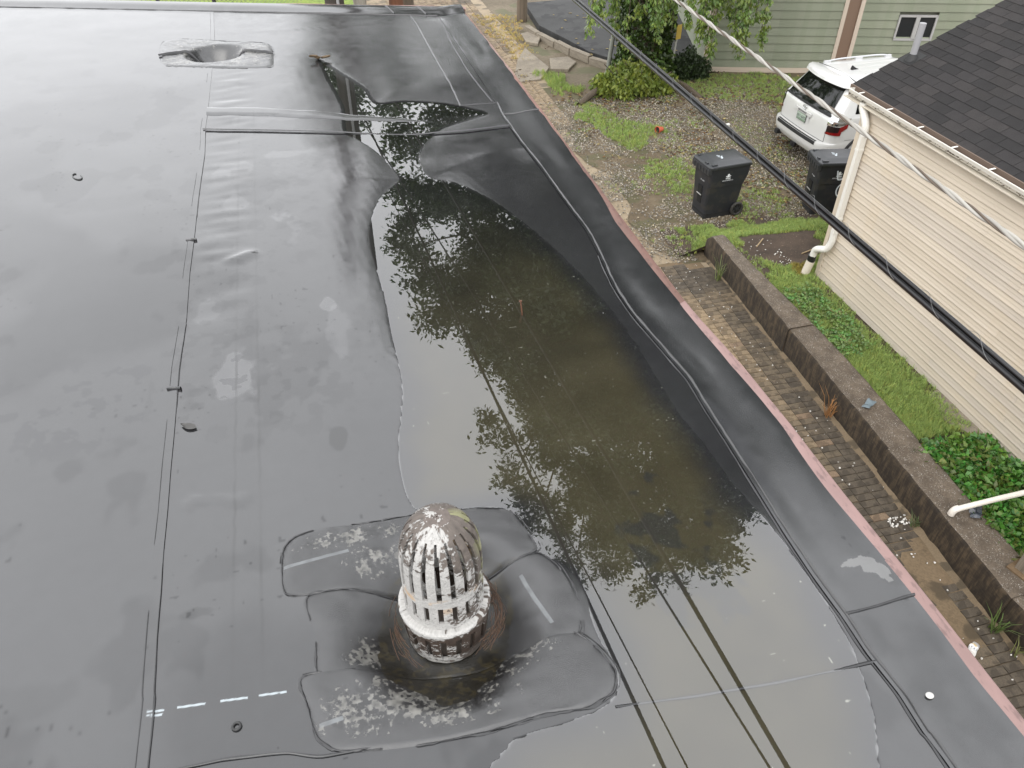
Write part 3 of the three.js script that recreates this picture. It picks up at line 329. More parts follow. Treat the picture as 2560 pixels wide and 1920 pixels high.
// brick paving: laid in straight courses across the alley
{
  const bl = 0.215, bw = 0.102, gap = 0.005;
  const brickTex = tex(512, 512, (u, v, o) => { const n = tf(u, v, 8, 5, 2), f = tf(u, v, 90, 2, 5), d = ss(0.48, 0.62, tf(u, v, 12, 5, 9)), k = 0.7 + 0.6 * f; const c = lerp(1.05, 0.75, n) * k; o[0] = c; o[1] = c; o[2] = c; o[0] = lerp(o[0], 0.35, d * 0.6); o[1] = lerp(o[1], 0.34, d * 0.6); o[2] = lerp(o[2], 0.33, d * 0.6); });
  const shades = [[0.29, 0.215, 0.13], [0.235, 0.175, 0.108], [0.18, 0.137, 0.088], [0.135, 0.105, 0.07], [0.1, 0.08, 0.057], [0.22, 0.155, 0.1]];
  const bm = shades.map(s => mat(s, 0.75, { map: brickTex, bumpMap: brickTex, bumpScale: 0.003 }));
  const protos = []; for (let k = 0; k < 8; k++) { // worn brick: chamfered top, corners out of true, own patch of the texture
    const w = bl - 0.004, d = bw - gap, c = 0.005, j = () => rr(-0.002, 0.002), T = [[-w / 2 + c + j(), -d / 2 + c + j()], [w / 2 - c + j(), -d / 2 + c + j()], [w / 2 - c + j(), d / 2 - c + j()], [-w / 2 + c + j(), d / 2 - c + j()]], B = [[-w / 2, -d / 2], [w / 2, -d / 2], [w / 2, d / 2], [-w / 2, d / 2]];
    const P = [], U = [], u0 = rnd(), v0 = rnd(), tri = (a, b, cc) => { for (const q of [a, b, cc]) { P.push(...q); U.push(u0 + q[0] * 1.2, v0 + q[2] * 1.2); } }, top = T.map(q => [q[0], rr(-0.001, 0.002), q[1]]), mid = B.map(q => [q[0], -0.008, q[1]]), low = B.map(q => [q[0], -0.05, q[1]]);
    tri(top[0], top[2], top[1]); tri(top[0], top[3], top[2]);
    for (let i = 0; i < 4; i++) { const n = (i + 1) % 4; tri(mid[i], top[i], top[n]); tri(mid[i], top[n], mid[n]); tri(low[i], mid[i], mid[n]); tri(low[i], mid[n], low[n]); }
    const g = new THREE.BufferGeometry(); g.setAttribute('position', new THREE.Float32BufferAttribute(P, 3)); g.setAttribute('uv', new THREE.Float32BufferAttribute(U, 2)); g.computeVertexNormals(); protos.push(g);
  }
  const P = grp('brick_paving'); part('joint_bed', grid(2, 2, (u, v) => [lerp(1.3, 5.9, u), G0 - 0.014, lerp(-10.3, 2, v)], p => [p[0] / 2, p[2] / 2]), mat([0.55, 0.5, 0.44], 0.95, { map: sandTex }), P); tag(P, 'worn tan and mildewed bricks paving the alley', null, null, 'structure');
  const rest = shades.map(() => []), m4 = new THREE.Matrix4(); let near = 0;
  const wallX = z => 5.86 - 0.04 * (z + 5.28);
  for (let z = -33; z < 0.6; z += bw) for (let i = 0; i < 14; i++) {
    const x = (z < -11 ? 5.75 - 0.02 * (z + 11) * 0 : wallX(z) - 0.13) - i * bl; if (x < 2.9) continue;
    const sandy = fbm(x * 0.9, z * 0.55 + 4, 3); if (z < -10.2 && z > -16.3 && (sandy > 0.28 || x > 5.2)) continue; if (sandy > 0.72) continue; if (z < -10 && x > 5.55) continue;
    const mild = fbm(x * 0.9 + 3, z * 0.7, 4) + 0.2 * ss(5.0, 5.6, x) * ss(-10.5, -9.5, z) - 0.12 * ss(5.25, 5.0, x) + 0.13 * (rnd() - 0.5);
    const s = rnd() < 0.04 ? 5 : mild < 0.42 ? 0 : mild < 0.5 ? 1 : mild < 0.58 ? 2 : mild < 0.68 ? 3 : 4, g = protos[Math.floor(rnd() * 8)];
    const y = G0 + rr(-0.003, 0.003) - 0.02 * ss(0.6, 0.72, sandy), ry = rr(-0.025, 0.025), dz = 0.012 * Math.sin(x * 3 + z * 0.7);
    if (x > 4.92 && z > -9.75 && z < -2.35 && near < 300) { near++; const o = part('brick', g, bm[s], P); o.position.set(x, y, z + dz); o.rotation.y = ry; o.rotation.x = rr(-0.012, 0.012); }
    else { const c = g.clone(); m4.makeRotationY(ry); c.applyMatrix4(m4); c.translate(x, y, z + dz); rest[s].push(c); }
  }
  rest.forEach((r, i) => { const o = part('brick_field', r, bm[i], P); o.userData.kind = 'stuff'; });
  console.log('bricks', near);
}
// retaining wall of poured concrete
{
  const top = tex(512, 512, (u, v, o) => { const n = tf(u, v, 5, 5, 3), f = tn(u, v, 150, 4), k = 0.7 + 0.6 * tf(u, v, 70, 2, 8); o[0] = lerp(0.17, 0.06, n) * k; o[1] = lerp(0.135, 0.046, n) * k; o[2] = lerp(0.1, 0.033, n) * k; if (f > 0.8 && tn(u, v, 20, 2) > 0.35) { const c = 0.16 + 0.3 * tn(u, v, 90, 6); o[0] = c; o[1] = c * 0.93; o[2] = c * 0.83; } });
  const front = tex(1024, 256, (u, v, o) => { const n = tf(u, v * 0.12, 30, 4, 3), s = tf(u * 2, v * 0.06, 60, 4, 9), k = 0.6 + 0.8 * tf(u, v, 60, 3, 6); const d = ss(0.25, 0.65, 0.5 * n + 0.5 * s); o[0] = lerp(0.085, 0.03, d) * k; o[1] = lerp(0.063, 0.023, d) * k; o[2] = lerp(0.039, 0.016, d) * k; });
  const W = grp('retaining_wall'); tag(W, 'low weathered concrete retaining wall along the brick alley', 'wall');
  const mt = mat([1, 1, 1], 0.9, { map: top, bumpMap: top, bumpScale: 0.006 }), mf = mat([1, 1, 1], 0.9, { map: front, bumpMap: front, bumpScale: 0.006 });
  const xf = z => 5.86 - 0.04 * (z + 5.28), th = z => lerp(0.46, 0.25, ss(-6.5, -10.4, z));
  const segs = [[-10.42, -7.58, 0, 0], [-7.58, -5.15, -0.018, 0.02], [-5.15, -3.05, -0.012, 0.0], [-3.05, 1.5, -0.02, 0.015]];
  for (const [z0, z1, dy, dx] of segs) {
    const n = Math.round((z1 - z0) * 16), top_ = G0 + 0.425 + dy, jag = (z, k) => 0.02 * (fbm(z * 9, k, 3) - 0.5);
    const pt = (z, s) => { const b = [[0.012, G0 - 0.12], [0, G0 + 0.02], [0, G0 + 0.2], [0, top_ - 0.04], [0.02, top_ - 0.008], [0.06, top_], [th(z) - 0.05, top_ + 0.004], [th(z) - 0.012, top_ - 0.012], [th(z), top_ - 0.05], [th(z), G0 - 0.12]][s]; return [xf(z) + dx + b[0] + jag(z + s * 3.1, s), b[1] + jag(z + 40, s) * 0.7 - (z < -10.25 && s > 2 && s < 9 ? 0.12 * ss(-10.25, -10.42, z) : 0), z]; };
    const body = (a, b, uv) => grid(b - a, n, (u, v) => pt(lerp(z0, z1, v), a + Math.round(u * (b - a))), uv);
    const sg = new THREE.Group(); sg.name = 'wall_segment'; W.add(sg);
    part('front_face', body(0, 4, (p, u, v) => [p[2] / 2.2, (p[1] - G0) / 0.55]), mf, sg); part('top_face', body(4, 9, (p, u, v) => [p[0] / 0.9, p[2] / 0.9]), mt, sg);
    for (const z of [z0, z1]) { const c = [], pp = []; for (let s = 0; s < 10; s++) pp.push(pt(z, s)); const sh = new THREE.Shape(); pp.forEach((p, i) => i ? sh.lineTo(p[0], p[1]) : sh.moveTo(p[0], p[1])); const g = new THREE.ShapeGeometry(sh); g.translate(0, 0, z + (z === z0 ? 0.003 : -0.003)); part('end_face', g, mf, sg); }
  }
}
// strip of dirt drifted against the wall foot
tag(part('dirt_drift', grid(6, 160, (u, v) => { const z = lerp(-10.2, 0.5, v), x = 5.86 - 0.04 * (z + 5.28); const w = 0.03 + 0.09 * fbm(z * 1.7, 3, 3); return [x + 0.02 - u * w * 1.6, G0 - 0.012 + 0.04 * (1 - u) * (0.4 + fbm(z * 3, 8, 3)) - u * 0.012, z]; }, p => [p[0], p[2]]), mat([0.6, 0.57, 0.53], 0.95, { map: sandTex })), 'tan dirt drifted along the foot of the retaining wall', 'dirt', null, 'stuff');
// lawn and bed levels
const lawnY = (x, z) => { const s = ss(-11.25, -10.1, z) * (z > -10.42 ? 1 : ss(5.7, 6.5, x)); return G0 + 0.002 + 0.3 * s + 0.035 * (fbm(x * 2.2, z * 2.2, 3) - 0.5) * s; };
{
  const soil = grid(50, 90, (u, v) => { const z = lerp(-11.4, -5.22, v), x = lerp(z > -10.42 ? 6.03 - 0.04 * (z + 5.28) + 0.08 : 5.6, 10, u); return [x, lawnY(x, z), z]; }, p => [p[0] / 1.5, p[2] / 1.5]);
  tag(part('lawn_soil', soil, mat([1, 1, 1], 0.95, { map: soilTex })), 'dark soil of the grass strip behind the retaining wall', null, null, 'structure');
  const bed = grid(20, 30, (u, v) => { const x = lerp(5.9, 9, u), z = lerp(-5.22, 2, v); return [x, -5.08 + 0.04 * (fbm(x * 3, z * 3, 3) - 0.5), z]; }, p => [p[0] / 1.5, p[2] / 1.5]);
  tag(part('planting_bed', bed, mat([1, 1, 1], 0.95, { map: soilTex })), 'sunken soil bed beside the house under green plants', null, null, 'structure');
  // brick edging between lawn and bed
  const E = grp('brick_edging', [0, 0, 0]); tag(E, 'two courses of old red bricks edging the grass strip', 'edging');
  const em = [[0.2, 0.075, 0.04], [0.24, 0.1, 0.055], [0.14, 0.06, 0.038], [0.2, 0.15, 0.11]].map(c => mat(c, 0.8, { map: concTex, color: lin(c[0] * 4, c[1] * 4, c[2] * 4) }));
  for (let r = 0; r < 2; r++) for (let i = 0; i < 5; i++) { const t = i * 0.212 + r * 0.09; const o = part('brick', bx(0.2, 0.066, 0.1), em[(i * 2 + r) % 4], E); o.position.set(6.22 + t, -4.93 - r * 0.074 + rr(-0.004, 0.004), -5.2 + 0.26 * t * 0.8 - r * 0.004 + rr(-0.01, 0.01)); o.rotation.y = -0.2 + rr(-0.06, 0.06); o.rotation.z = rr(-0.03, 0.03); }
}
// broken slabs, curb and asphalt pad up the alley
function slab(pts, y0, y1, m, name, parent, lab, cat, tilt = 0) {
  const s = new THREE.Shape(); pts.forEach((p, i) => i ? s.lineTo(p[0], -p[1]) : s.moveTo(p[0], -p[1])); const g = new THREE.ExtrudeGeometry(s, { depth: y1 - y0 - 0.02, bevelEnabled: true, bevelThickness: 0.01, bevelSize: 0.012, bevelSegments: 1, curveSegments: 4 }); g.rotateX(-Math.PI / 2); g.translate(0, y0 + 0.01, 0);
  const q = g.attributes.position, uv = g.attributes.uv; for (let i = 0; i < q.count; i++) { uv.setXY(i, q.getX(i) / 1.6, q.getZ(i) / 1.6); if (tilt) q.setY(i, q.getY(i) + tilt * (q.getX(i) - pts[0][0])); } g.computeVertexNormals();
  const o = part(name, g, m, parent); if (lab) tag(o, lab, cat); return o;
}
const concM = mat([1, 1, 1], 0.9, { map: concTex, bumpMap: concTex, bumpScale: 0.006 });
{
  const asph = tex(512, 512, (u, v, o) => { const n = tf(u, v, 4, 5, 7), f = tf(u, v, 120, 2, 3), c = (0.022 + 0.03 * n) * (0.6 + 0.8 * f), w = ss(0.56, 0.6, tf(u, v, 5, 4, 12)); o[0] = lerp(c, 0.02, w); o[1] = lerp(c, 0.02, w); o[2] = lerp(c * 0.97, 0.02, w); });
  slab([[7.2, -26.5], [6.95, -23.9], [7.35, -22.3], [7.6, -21.1], [8.05, -20.3], [9.6, -19.9], [13, -21], [13.5, -27]], G0 - 0.1, G0 + 0.14, mat([1, 1, 1], 0.8, { map: asph }), 'asphalt_pad', scene, 'cracked wet asphalt pad beyond the ivy covered tree', 'pad');
  const K = grp('kerb'); tag(K, 'broken concrete kerb along the asphalt pad', 'kerb');
  const kp = [[6.6, -24.1], [6.75, -23.3], [7.0, -22.3], [7.22, -21.5], [7.5, -20.7], [7.9, -20.0]]; for (let i = 0; i < 5; i++) { const a = kp[i], b = kp[i + 1], L = Math.hypot(b[0] - a[0], b[1] - a[1]); const o = part('kerb_stone', bx(0.17, 0.2, L - 0.04), concM, K); o.position.set((a[0] + b[0]) / 2, G0 + 0.03 + rr(-0.03, 0.02), (a[1] + b[1]) / 2); o.rotation.y = Math.atan2(b[0] - a[0], b[1] - a[1]) + rr(-0.04, 0.04); }
  slab([[6.04, -22.2], [6.22, -20.4], [5.76, -19.6], [5.2, -19.57], [5.24, -20.2], [5.6, -21.3]], G0 - 0.06, G0 + 0.035, concM, 'broken_slab', scene, 'large tilted concrete slab nearest the roof corner', 'slab', 0.03);
  slab([[6.48, -21.15], [7.0, -21.2], [7.1, -20.75], [6.69, -20.16], [6.25, -20.28]], G0 - 0.06, G0 + 0.03, concM, 'broken_slab', scene, 'broken concrete slab between the tilted slab and the kerb', 'slab', -0.02);
  slab([[6.3, -23.6], [6.55, -23.7], [6.75, -23.1], [6.5, -22.5], [6.25, -22.8]], G0 - 0.06, G0 + 0.03, concM, 'broken_slab', scene, 'small broken concrete slab at the foot of the far pole', 'slab', 0.02);
}
console.log('ground');

// ---------------------------------------------------------------- the neighbour's house
{
  const HS = grp('siding_house', [7.25, 0, 0]); tag(HS, 'cream vinyl sided house with dark shingle roof and gutter', 'house');
  const vin = tex(512, 512, (u, v, o) => { const n = tf(u, v, 4, 4, 2), s = ss(0.55, 0.75, tf(u, v * 0.4, 10, 4, 6)), k = 0.92 + 0.14 * n; o[0] = 0.97 * k; o[1] = lerp(0.97, 0.92, s) * k; o[2] = lerp(0.97, 0.83, s) * k; }), vm = [[0.6, 0.53, 0.43], [0.58, 0.51, 0.41], [0.62, 0.55, 0.45], [0.56, 0.5, 0.42]].map(c => mat(c, 0.55, { map: vin }));
  const zc = -8.93, y0 = -4.9, ey = -2.16, ex = 0.105, nb = Math.round((ey - y0) / ex);
  const board = (za, zb) => { // one clapboard: drip edge proud, face leaning back to the course above
    const pr = [[0, 0.0], [-0.017, 0.002], [-0.019, 0.008], [-0.008, ex * 0.5], [-0.0145, ex * 0.53], [-0.004, ex + 0.004], [0, ex + 0.004]]; const L = zb - za;
    const g = grid(6, 1, (u, v) => { const p = pr[Math.round(u * 6)]; return [p[0], p[1], v * L]; }, p => [p[2] / 3 + za, p[1] / 3]).toNonIndexed(); g.computeVertexNormals();
    const s = new THREE.Shape(); pr.forEach((p, i) => i ? s.lineTo(p[0], p[1]) : s.moveTo(p[0], p[1])); const c0 = new THREE.ShapeGeometry(s), c1 = new THREE.ShapeGeometry(s); c1.translate(0, 0, L); return merge([g, c0, c1]);
  };
  const wallG = new THREE.Group(); wallG.name = 'siding'; HS.add(wallG);
  const joints = [-5.0, -3.2, -6.3, -5.0, -4.1, -5.6]; const bc = {};
  for (let i = 0; i < nb; i++) { const j = joints[(i * 7) % 6]; for (const [a, b] of [[zc + 0.06, j - 0.001], [j + 0.001, 2]]) { const k = a + '_' + b, o = part('clapboard', bc[k] ??= board(a, b), vm[Math.floor(rnd() * 4)], wallG); o.position.set(0, y0 + i * ex, a); } }
  part('wall_core', [bx(5, 2.74, 10.9, 2.51, -3.53, -3.42)], mat([0.3, 0.27, 0.22], 0.9), HS);
  part('corner_trim', [bx(0.075, ey - y0, 0.022, 0.015, (ey + y0) / 2, zc - 0.012), bx(0.022, ey - y0, 0.075, -0.021, (ey + y0) / 2, zc + 0.03)], vm[2], HS);
  part('fascia', bx(0.02, 0.16, 10.9, -0.02, -2.135, -3.88), mat([0.14, 0.1, 0.075], 0.8), HS);  // board colour darkened to stand for the shadowed gap inside the gutter
  part('soffit', bx(0.12, 0.012, 11.2, -0.06, -2.2, -3.7), mat([0.6, 0.55, 0.46], 0.7), HS);
  { // gutter: open K-style trough, with hangers
    const gp = [[-0.015, -2.07], [-0.015, -2.17], [-0.075, -2.17], [-0.1, -2.135], [-0.115, -2.12], [-0.118, -2.09], [-0.13, -2.085], [-0.13, -2.07], [-0.118, -2.07]], z0 = -9.22;
    const g = grid(8, 1, (u, v) => { const p = gp[Math.round(u * 8)]; return [p[0], p[1], lerp(z0, 2, v)]; }).toNonIndexed(); g.computeVertexNormals(); const s = new THREE.Shape(); gp.forEach((p, i) => i ? s.lineTo(p[0], p[1]) : s.moveTo(p[0], p[1])); const cap = new THREE.ShapeGeometry(s); cap.translate(0, 0, z0);
    const gut = part('gutter', merge([g, cap]), mat([0.72, 0.7, 0.64], 0.4), HS);
    for (let k = 0; k < 13; k++) part('gutter_hanger', bx(0.105, 0.006, 0.022, -0.067, -2.066, -9.0 + k * 0.62, 0.15), mat([0.75, 0.73, 0.68], 0.5), gut);
    const lit = []; for (let k = 0; k < 1100; k++) { const q = leafShape(rr(0.02, 0.05), 0.015, 0.2); q.rotateY(rr(0, 6)); q.translate(rr(-0.1, -0.03), -2.15 + rr(0, 0.03), rr(-9.2, -4)); lit.push(q); } part('leaf_litter', lit, mat([0.06, 0.032, 0.018], 0.9), gut).userData.kind = 'stuff';
  }
  { // downspout with its elbows, black boot and buried pipe
    const x = -0.075, z = -8.72, w = 0.085, pm = mat([0.74, 0.73, 0.68], 0.45), D = new THREE.Group(); D.name = 'downspout'; HS.add(D);
    const sq = (a, b) => { const A = new THREE.Vector3(...a), B = new THREE.Vector3(...b), L = A.distanceTo(B), g = new THREE.BoxGeometry(w, L, 0.065, 1, 1, 1); g.applyQuaternion(new THREE.Quaternion().setFromUnitVectors(new THREE.Vector3(0, 1, 0), B.clone().sub(A).normalize())); g.translate((A.x + B.x) / 2, (A.y + B.y) / 2, (A.z + B.z) / 2); return g; };
    part('pipe', [sq([x, -2.5, z], [x, -4.08, z])], pm, D); part('upper_elbow', tube([[-0.075, -2.16, -8.9], [x, -2.22, -8.9], [x, -2.3, -8.83], [x, -2.42, z - 0.02], [x, -2.56, z]], 0.052, 20, 10), pm, D);
    part('lower_elbow', tube([[x, -4.05, z], [x, -4.2, z], [x - 0.03, -4.33, z - 0.04], [x - 0.07, -4.37, z - 0.12], [x - 0.08, -4.43, z - 0.2], [x - 0.08, -4.58, z - 0.23]], 0.052, 26, 10), pm, D);
    part('rubber_boot', [cyl(0.058, 0.062, 0.12, x - 0.08, -4.66, z - 0.235, 14), cyl(0.066, 0.066, 0.02, x - 0.08, -4.62, z - 0.235, 14), cyl(0.064, 0.064, 0.018, x - 0.08, -4.57, z - 0.235, 14)], mat([0.015, 0.015, 0.015], 0.35), D);
    part('buried_pipe', rod([x - 0.08, -4.64, z - 0.235], [x - 0.12, -5.0, z - 0.27], 0.064, 16), mat([0.68, 0.62, 0.52], 0.6), D); for (const y of [-2.75, -3.8]) part('strap', bx(w + 0.012, 0.03, 0.078, x, y, z), pm, D);
  }
  { // shingle roof
    const R = new THREE.Group(); R.name = 'roof'; HS.add(R); const sl = 0.469, ang = Math.atan(sl), ca = Math.cos(ang), sa = Math.sin(ang), ox = -0.02, oy = -2.085, zr = -9.35, exq = 0.142, tw = 0.305;
    const st = tex(512, 512, (u, v, o) => { const f = tn(u, v, 220, 3), n = tf(u, v, 6, 4, 6), k = (0.55 + 0.9 * f) * (0.8 + 0.4 * n); o[0] = k * 0.8; o[1] = k * 0.79; o[2] = k * 0.8; });
    const sm = [[0.021, 0.019, 0.019], [0.027, 0.024, 0.024], [0.016, 0.0145, 0.0145], [0.033, 0.029, 0.028], [0.024, 0.021, 0.02]].map(c => mat(c, 0.85, { map: st, bumpMap: st, bumpScale: 0.002 }));
    const deck = grid(1, 1, (u, v) => [ox + v * 4.6 * ca + 0.005 * sa, oy + v * 4.6 * sa - 0.012, lerp(zr + 0.02, 2.2, u)]); part('roof_deck', [deck, grid(1, 1, (u, v) => [ox + 4.6 * ca + v * 4.6 * ca, oy + 4.6 * sa - v * 4.6 * sa - 0.012, lerp(zr + 0.02, 2.2, u)])], mat([0.03, 0.028, 0.028], 0.9), R);
    part('rake_board', bx(4.6, 0.14, 0.022, ox + 2.3 * ca, oy + 2.3 * sa - 0.085, zr + 0.05, 0, 0, ang), mat([0.5, 0.46, 0.4], 0.7), R);
    const sg = []; for (let k = 0; k < 5; k++) { const L = exq + 0.05, g = new THREE.BufferGeometry(), w = tw - 0.006, h = 0.007, P = [[0, h, 0], [0, h, w], [L, 0.001, w], [L, 0.001, 0], [0, -0.001, 0], [0, -0.001, w]], f = (a, b, c, d) => [a, b, c, a, c, d], I = [...f(0, 1, 2, 3), ...f(4, 5, 1, 0)], pos = [], uv = [], u0 = rnd(), v0 = rnd(); for (const i of [...I, 4, 0, 3, 5, 2, 1]) { pos.push(...P[i]); uv.push(u0 + P[i][0] * 1.6, v0 + P[i][2] * 1.6); } g.setAttribute('position', new THREE.Float32BufferAttribute(pos, 3)); g.setAttribute('uv', new THREE.Float32BufferAttribute(uv, 2)); g.rotateZ(ang); g.computeVertexNormals(); sg.push(g); }
    const rest = sm.map(() => []); let n = 0;
    for (let c = 0; c < 32; c++) { const s0 = c * exq, off = (c % 2) * tw / 2; for (let k = -1; k < 38; k++) { const z = zr + k * tw + off + (c * 0.013 % 0.04); if (z < zr - 0.02 && k < 0 && off === 0) continue; const zz = Math.max(z, zr), wcut = z + tw - zz; if (wcut < 0.03) continue;
      const px = ox + s0 * ca, py = oy + s0 * sa, mi = Math.floor(rnd() * 5), g = sg[Math.floor(rnd() * 5)];
      if (n < 300 && zz < -5.9 + c * 0.12 && c < 20) { n++; const o = part('shingle', g, sm[mi], R); o.position.set(px, py, zz); o.scale.z = wcut / tw; o.position.y += rr(0, 0.0015); }
      else { const q = g.clone(); q.scale(1, 1, wcut / tw); q.translate(px, py + 0.0007, zz); rest[mi].push(q); } } }
    rest.forEach((r, i) => { if (r.length) part('shingle_field', r, sm[i], R).userData.kind = 'stuff'; }); console.log('shingles', n);
    const vx = 0.72, vz = -9.2, vy = oy + (vx - ox) * sl; const V = part('vent_pipe', cyl(0.045, 0.045, 0.5, vx, vy - 0.05, vz, 18), mat([0.3, 0.3, 0.31], 0.6), R); part('vent_boot', [cyl(0.1, 0.055, 0.09, vx, vy - 0.03, vz, 18), bx(0.26, 0.008, 0.26, vx, vy + 0.006, vz, 0, 0, ang)], mat([0.02, 0.02, 0.02], 0.6), V);
  }
  part('footing', slab([[7.02, -5.9], [7.4, -6.1], [7.4, -5.2], [7.12, -5.15], [6.95, -5.45]], -5.1, -4.87, concM, 'footing', HS).geometry.translate(-7.25, 0, 0), concM, HS); HS.remove(HS.children[HS.children.length - 2]);
  // pier, vent elbow and meter box under the raised end
  const pg = bx(0.34, 0.34, 0.3, 0, -5.03, -4.92, 0.35); part('pier', pg, mat([0.34, 0.29, 0.23], 0.9, { map: rep(concTex, 0.7), color: lin(1.5, 1.35, 1.2) }), HS);
  part('waste_pipe', [tube([[0.2, -4.93, -4.42], [0.0, -4.93, -4.45], [-0.1, -4.94, -4.47], [-0.16, -4.98, -4.49], [-0.18, -5.06, -4.5]], 0.062, 20, 14), rod([-0.178, -5.01, -4.5], [-0.184, -5.06, -4.5], 0.072, 16)], mat([0.76, 0.72, 0.64], 0.35), HS);
  part('meter_box', [bx(0.1, 0.2, 0.22, -0.02, -5.0, -4.12), bx(0.13, 0.02, 0.25, -0.03, -4.9, -4.12, 0, 0, 0.2)], mat([0.42, 0.45, 0.46], 0.5), HS);
  part('tarp', grid(12, 10, (u, v) => [-0.12 + 0.1 * Math.sin(u * 9) * 0.5 + v * 0.05, -5.1 + v * 0.22, lerp(-4.35, -3.4, u)]), mat([0.16, 0.19, 0.22], 0.5), HS);
  part('foundation_wall', bx(0.02, 0.4, 7.2, 0.6, -5.05, -1.5), mat([0.22, 0.18, 0.14], 0.9), HS);
}
// white PVC pipe from the wall top to the house, post, scraps
tag(part('drain_pipe', [tube([[5.93, -4.7, -4.09], [6.4, -4.6, -4.04], [6.9, -4.5, -3.98], [7.35, -4.42, -3.93]], 0.03, 30, 14), tube([[5.96, -4.69, -4.088], [5.925, -4.7, -4.09], [5.905, -4.73, -4.092], [5.9, -4.775, -4.093]], 0.036, 14, 14)], mat([0.78, 0.74, 0.67], 0.35)), 'white plastic pipe running from the wall top to the house', 'pipe');
{
  const P = grp('wooden_post', [6.12, -4.79, -3.28]); tag(P, 'weathered grey timber post standing on the retaining wall', 'post');
  const wt = tex(256, 512, (u, v, o) => { const n = tf(u * 2, v * 0.12, 48, 4, 3), s = ss(0.5, 0.7, tf(u, v, 5, 4, 6)), k = 0.6 + 0.7 * n; o[0] = lerp(0.22, 0.12, s) * k; o[1] = lerp(0.19, 0.095, s) * k; o[2] = lerp(0.15, 0.06, s) * k; });
  part('timber', bx(0.2, 3.2, 0.17, 0.05, 1.61, 0, 0.25), mat([1, 1, 1], 0.85, { map: wt, bumpMap: wt, bumpScale: 0.008 }), P); part('base_block', bx(0.3, 0.09, 0.26, 0.04, -0.02, 0, 0.25), mat([0.13, 0.09, 0.055], 0.9, { map: rep(concTex, 0.5), color: lin(0.7, 0.55, 0.4) }), P);
}
function crumple(g, a, f = 30) { const p = g.attributes.position; for (let i = 0; i < p.count; i++) { const x = p.getX(i), y = p.getY(i), z = p.getZ(i); p.setXYZ(i, x + a * (vn(y * f + 3, z * f) - 0.5), y + a * (vn(x * f, z * f + 9) - 0.5), z + a * (vn(x * f + 5, y * f) - 0.5)); } g.computeVertexNormals(); return g; }
{
  const c = grp('crushed_can', [5.33, G0 + 0.042, -2.82], 0.6); tag(c, 'crushed white drink can lying on the brick paving', 'can');
  const ct = tex(256, 128, (u, v, o) => { const b = (Math.abs(v - 0.5) < 0.1 && Math.sin(u * 60) > 0.2 && u < 0.5); o[0] = b ? 0.3 : 0.75; o[1] = b ? 0.32 : 0.75; o[2] = b ? 0.36 : 0.73; if (v < 0.2 && u > 0.2 && u < 0.5) { o[0] = 0.6; o[1] = 0.4; o[2] = 0.12; } });
  part('can_body', crumple(new THREE.CylinderGeometry(0.038, 0.04, 0.12, 24, 8).rotateZ(1.35).scale(1, 0.75, 1), 0.03, 28), mat([1, 1, 1], 0.35, { map: ct }), c); part('can_end', crumple(new THREE.CylinderGeometry(0.034, 0.037, 0.012, 20, 1).rotateZ(1.35).translate(0.062, 0.012, 0).scale(1, 0.75, 1), 0.012, 28), mat([0.6, 0.6, 0.6], 0.3, { metalness: 0.8 }), c);
  const s1 = part('metal_scrap', crumple(grid(10, 6, (u, v) => [(u - 0.5) * 0.19, 0.02 * Math.sin(u * 9) + 0.03 * v, (v - 0.5) * 0.1]), 0.04, 16), mat([0.15, 0.19, 0.21], 0.5, { metalness: 0.3 })); s1.position.set(6.1, -4.765, -5.86); s1.rotation.y = 0.5; tag(s1, 'bent grey metal scrap on the middle of the wall top', 'scrap');
  const s2 = part('plastic_scrap', [crumple(grid(10, 6, (u, v) => [(u - 0.5) * 0.2, 0.025 * Math.sin(u * 12) + 0.02 * v, (v - 0.5) * 0.09]), 0.04, 18), crumple(bx(0.12, 0.03, 0.05, 0.02, 0.02, 0.03), 0.02, 25)], mat([0.05, 0.06, 0.075], 0.25)); s2.position.set(6.17, -4.755, -4.05); s2.rotation.y = 0.9; tag(s2, 'black plastic scrap on the wall top under the white pipe', 'scrap');
  const pot = grp('flower_pot', [7.48, G0 + 0.055, -15.63], 0.4); tag(pot, 'small orange pot lying on its side in the gravel', 'pot'); const pr = [[0.045, 0], [0.05, 0.005], [0.068, 0.13], [0.078, 0.132], [0.08, 0.16], [0.07, 0.16]].map(p => new THREE.Vector2(...p)); part('pot_body', new THREE.LatheGeometry(pr, 20).rotateZ(1.5), mat([0.55, 0.11, 0.05], 0.6), pot); part('pot_soil', cyl(0.062, 0.062, 0.01, 0, 0.12, 0, 16).rotateZ(1.5), mat([0.03, 0.025, 0.02], 0.9), pot);
  const wb = part('paper_cup', crumple(cyl(0.045, 0.055, 0.11, 0, 0, 0, 14), 0.02, 20), mat([0.75, 0.74, 0.7], 0.6)); wb.position.set(8.98, G0, -15.4); tag(wb, 'small white cup standing in the gravel behind the near bin', 'cup');
  const yl = part('yellow_leaf', leafShape(0.14, 0.09, 0.25), mat([0.26, 0.28, 0.1], 0.6)); yl.position.set(6.3, -4.82, -4.72); yl.rotation.set(0.3, 2.6, -0.4); tag(yl, 'large pale yellow leaf drooping over the retaining wall', 'leaf');
  for (const [x, z, r] of [[6.75, -9.95, 0.9], [7.35, -9.55, 0.4]]) { const st = part('stick', rod([0, 0, 0], [0.28, 0.02, 0.05], 0.012, 6), mat([0.35, 0.26, 0.15], 0.8)); st.position.set(x, lawnY(x, z) + 0.01, z); st.rotation.y = r; tag(st, x < 7 ? 'pale stick on bare soil nearest the wall end' : 'thin pale stick on bare soil near the downspout', 'stick'); }
}
console.log('house');

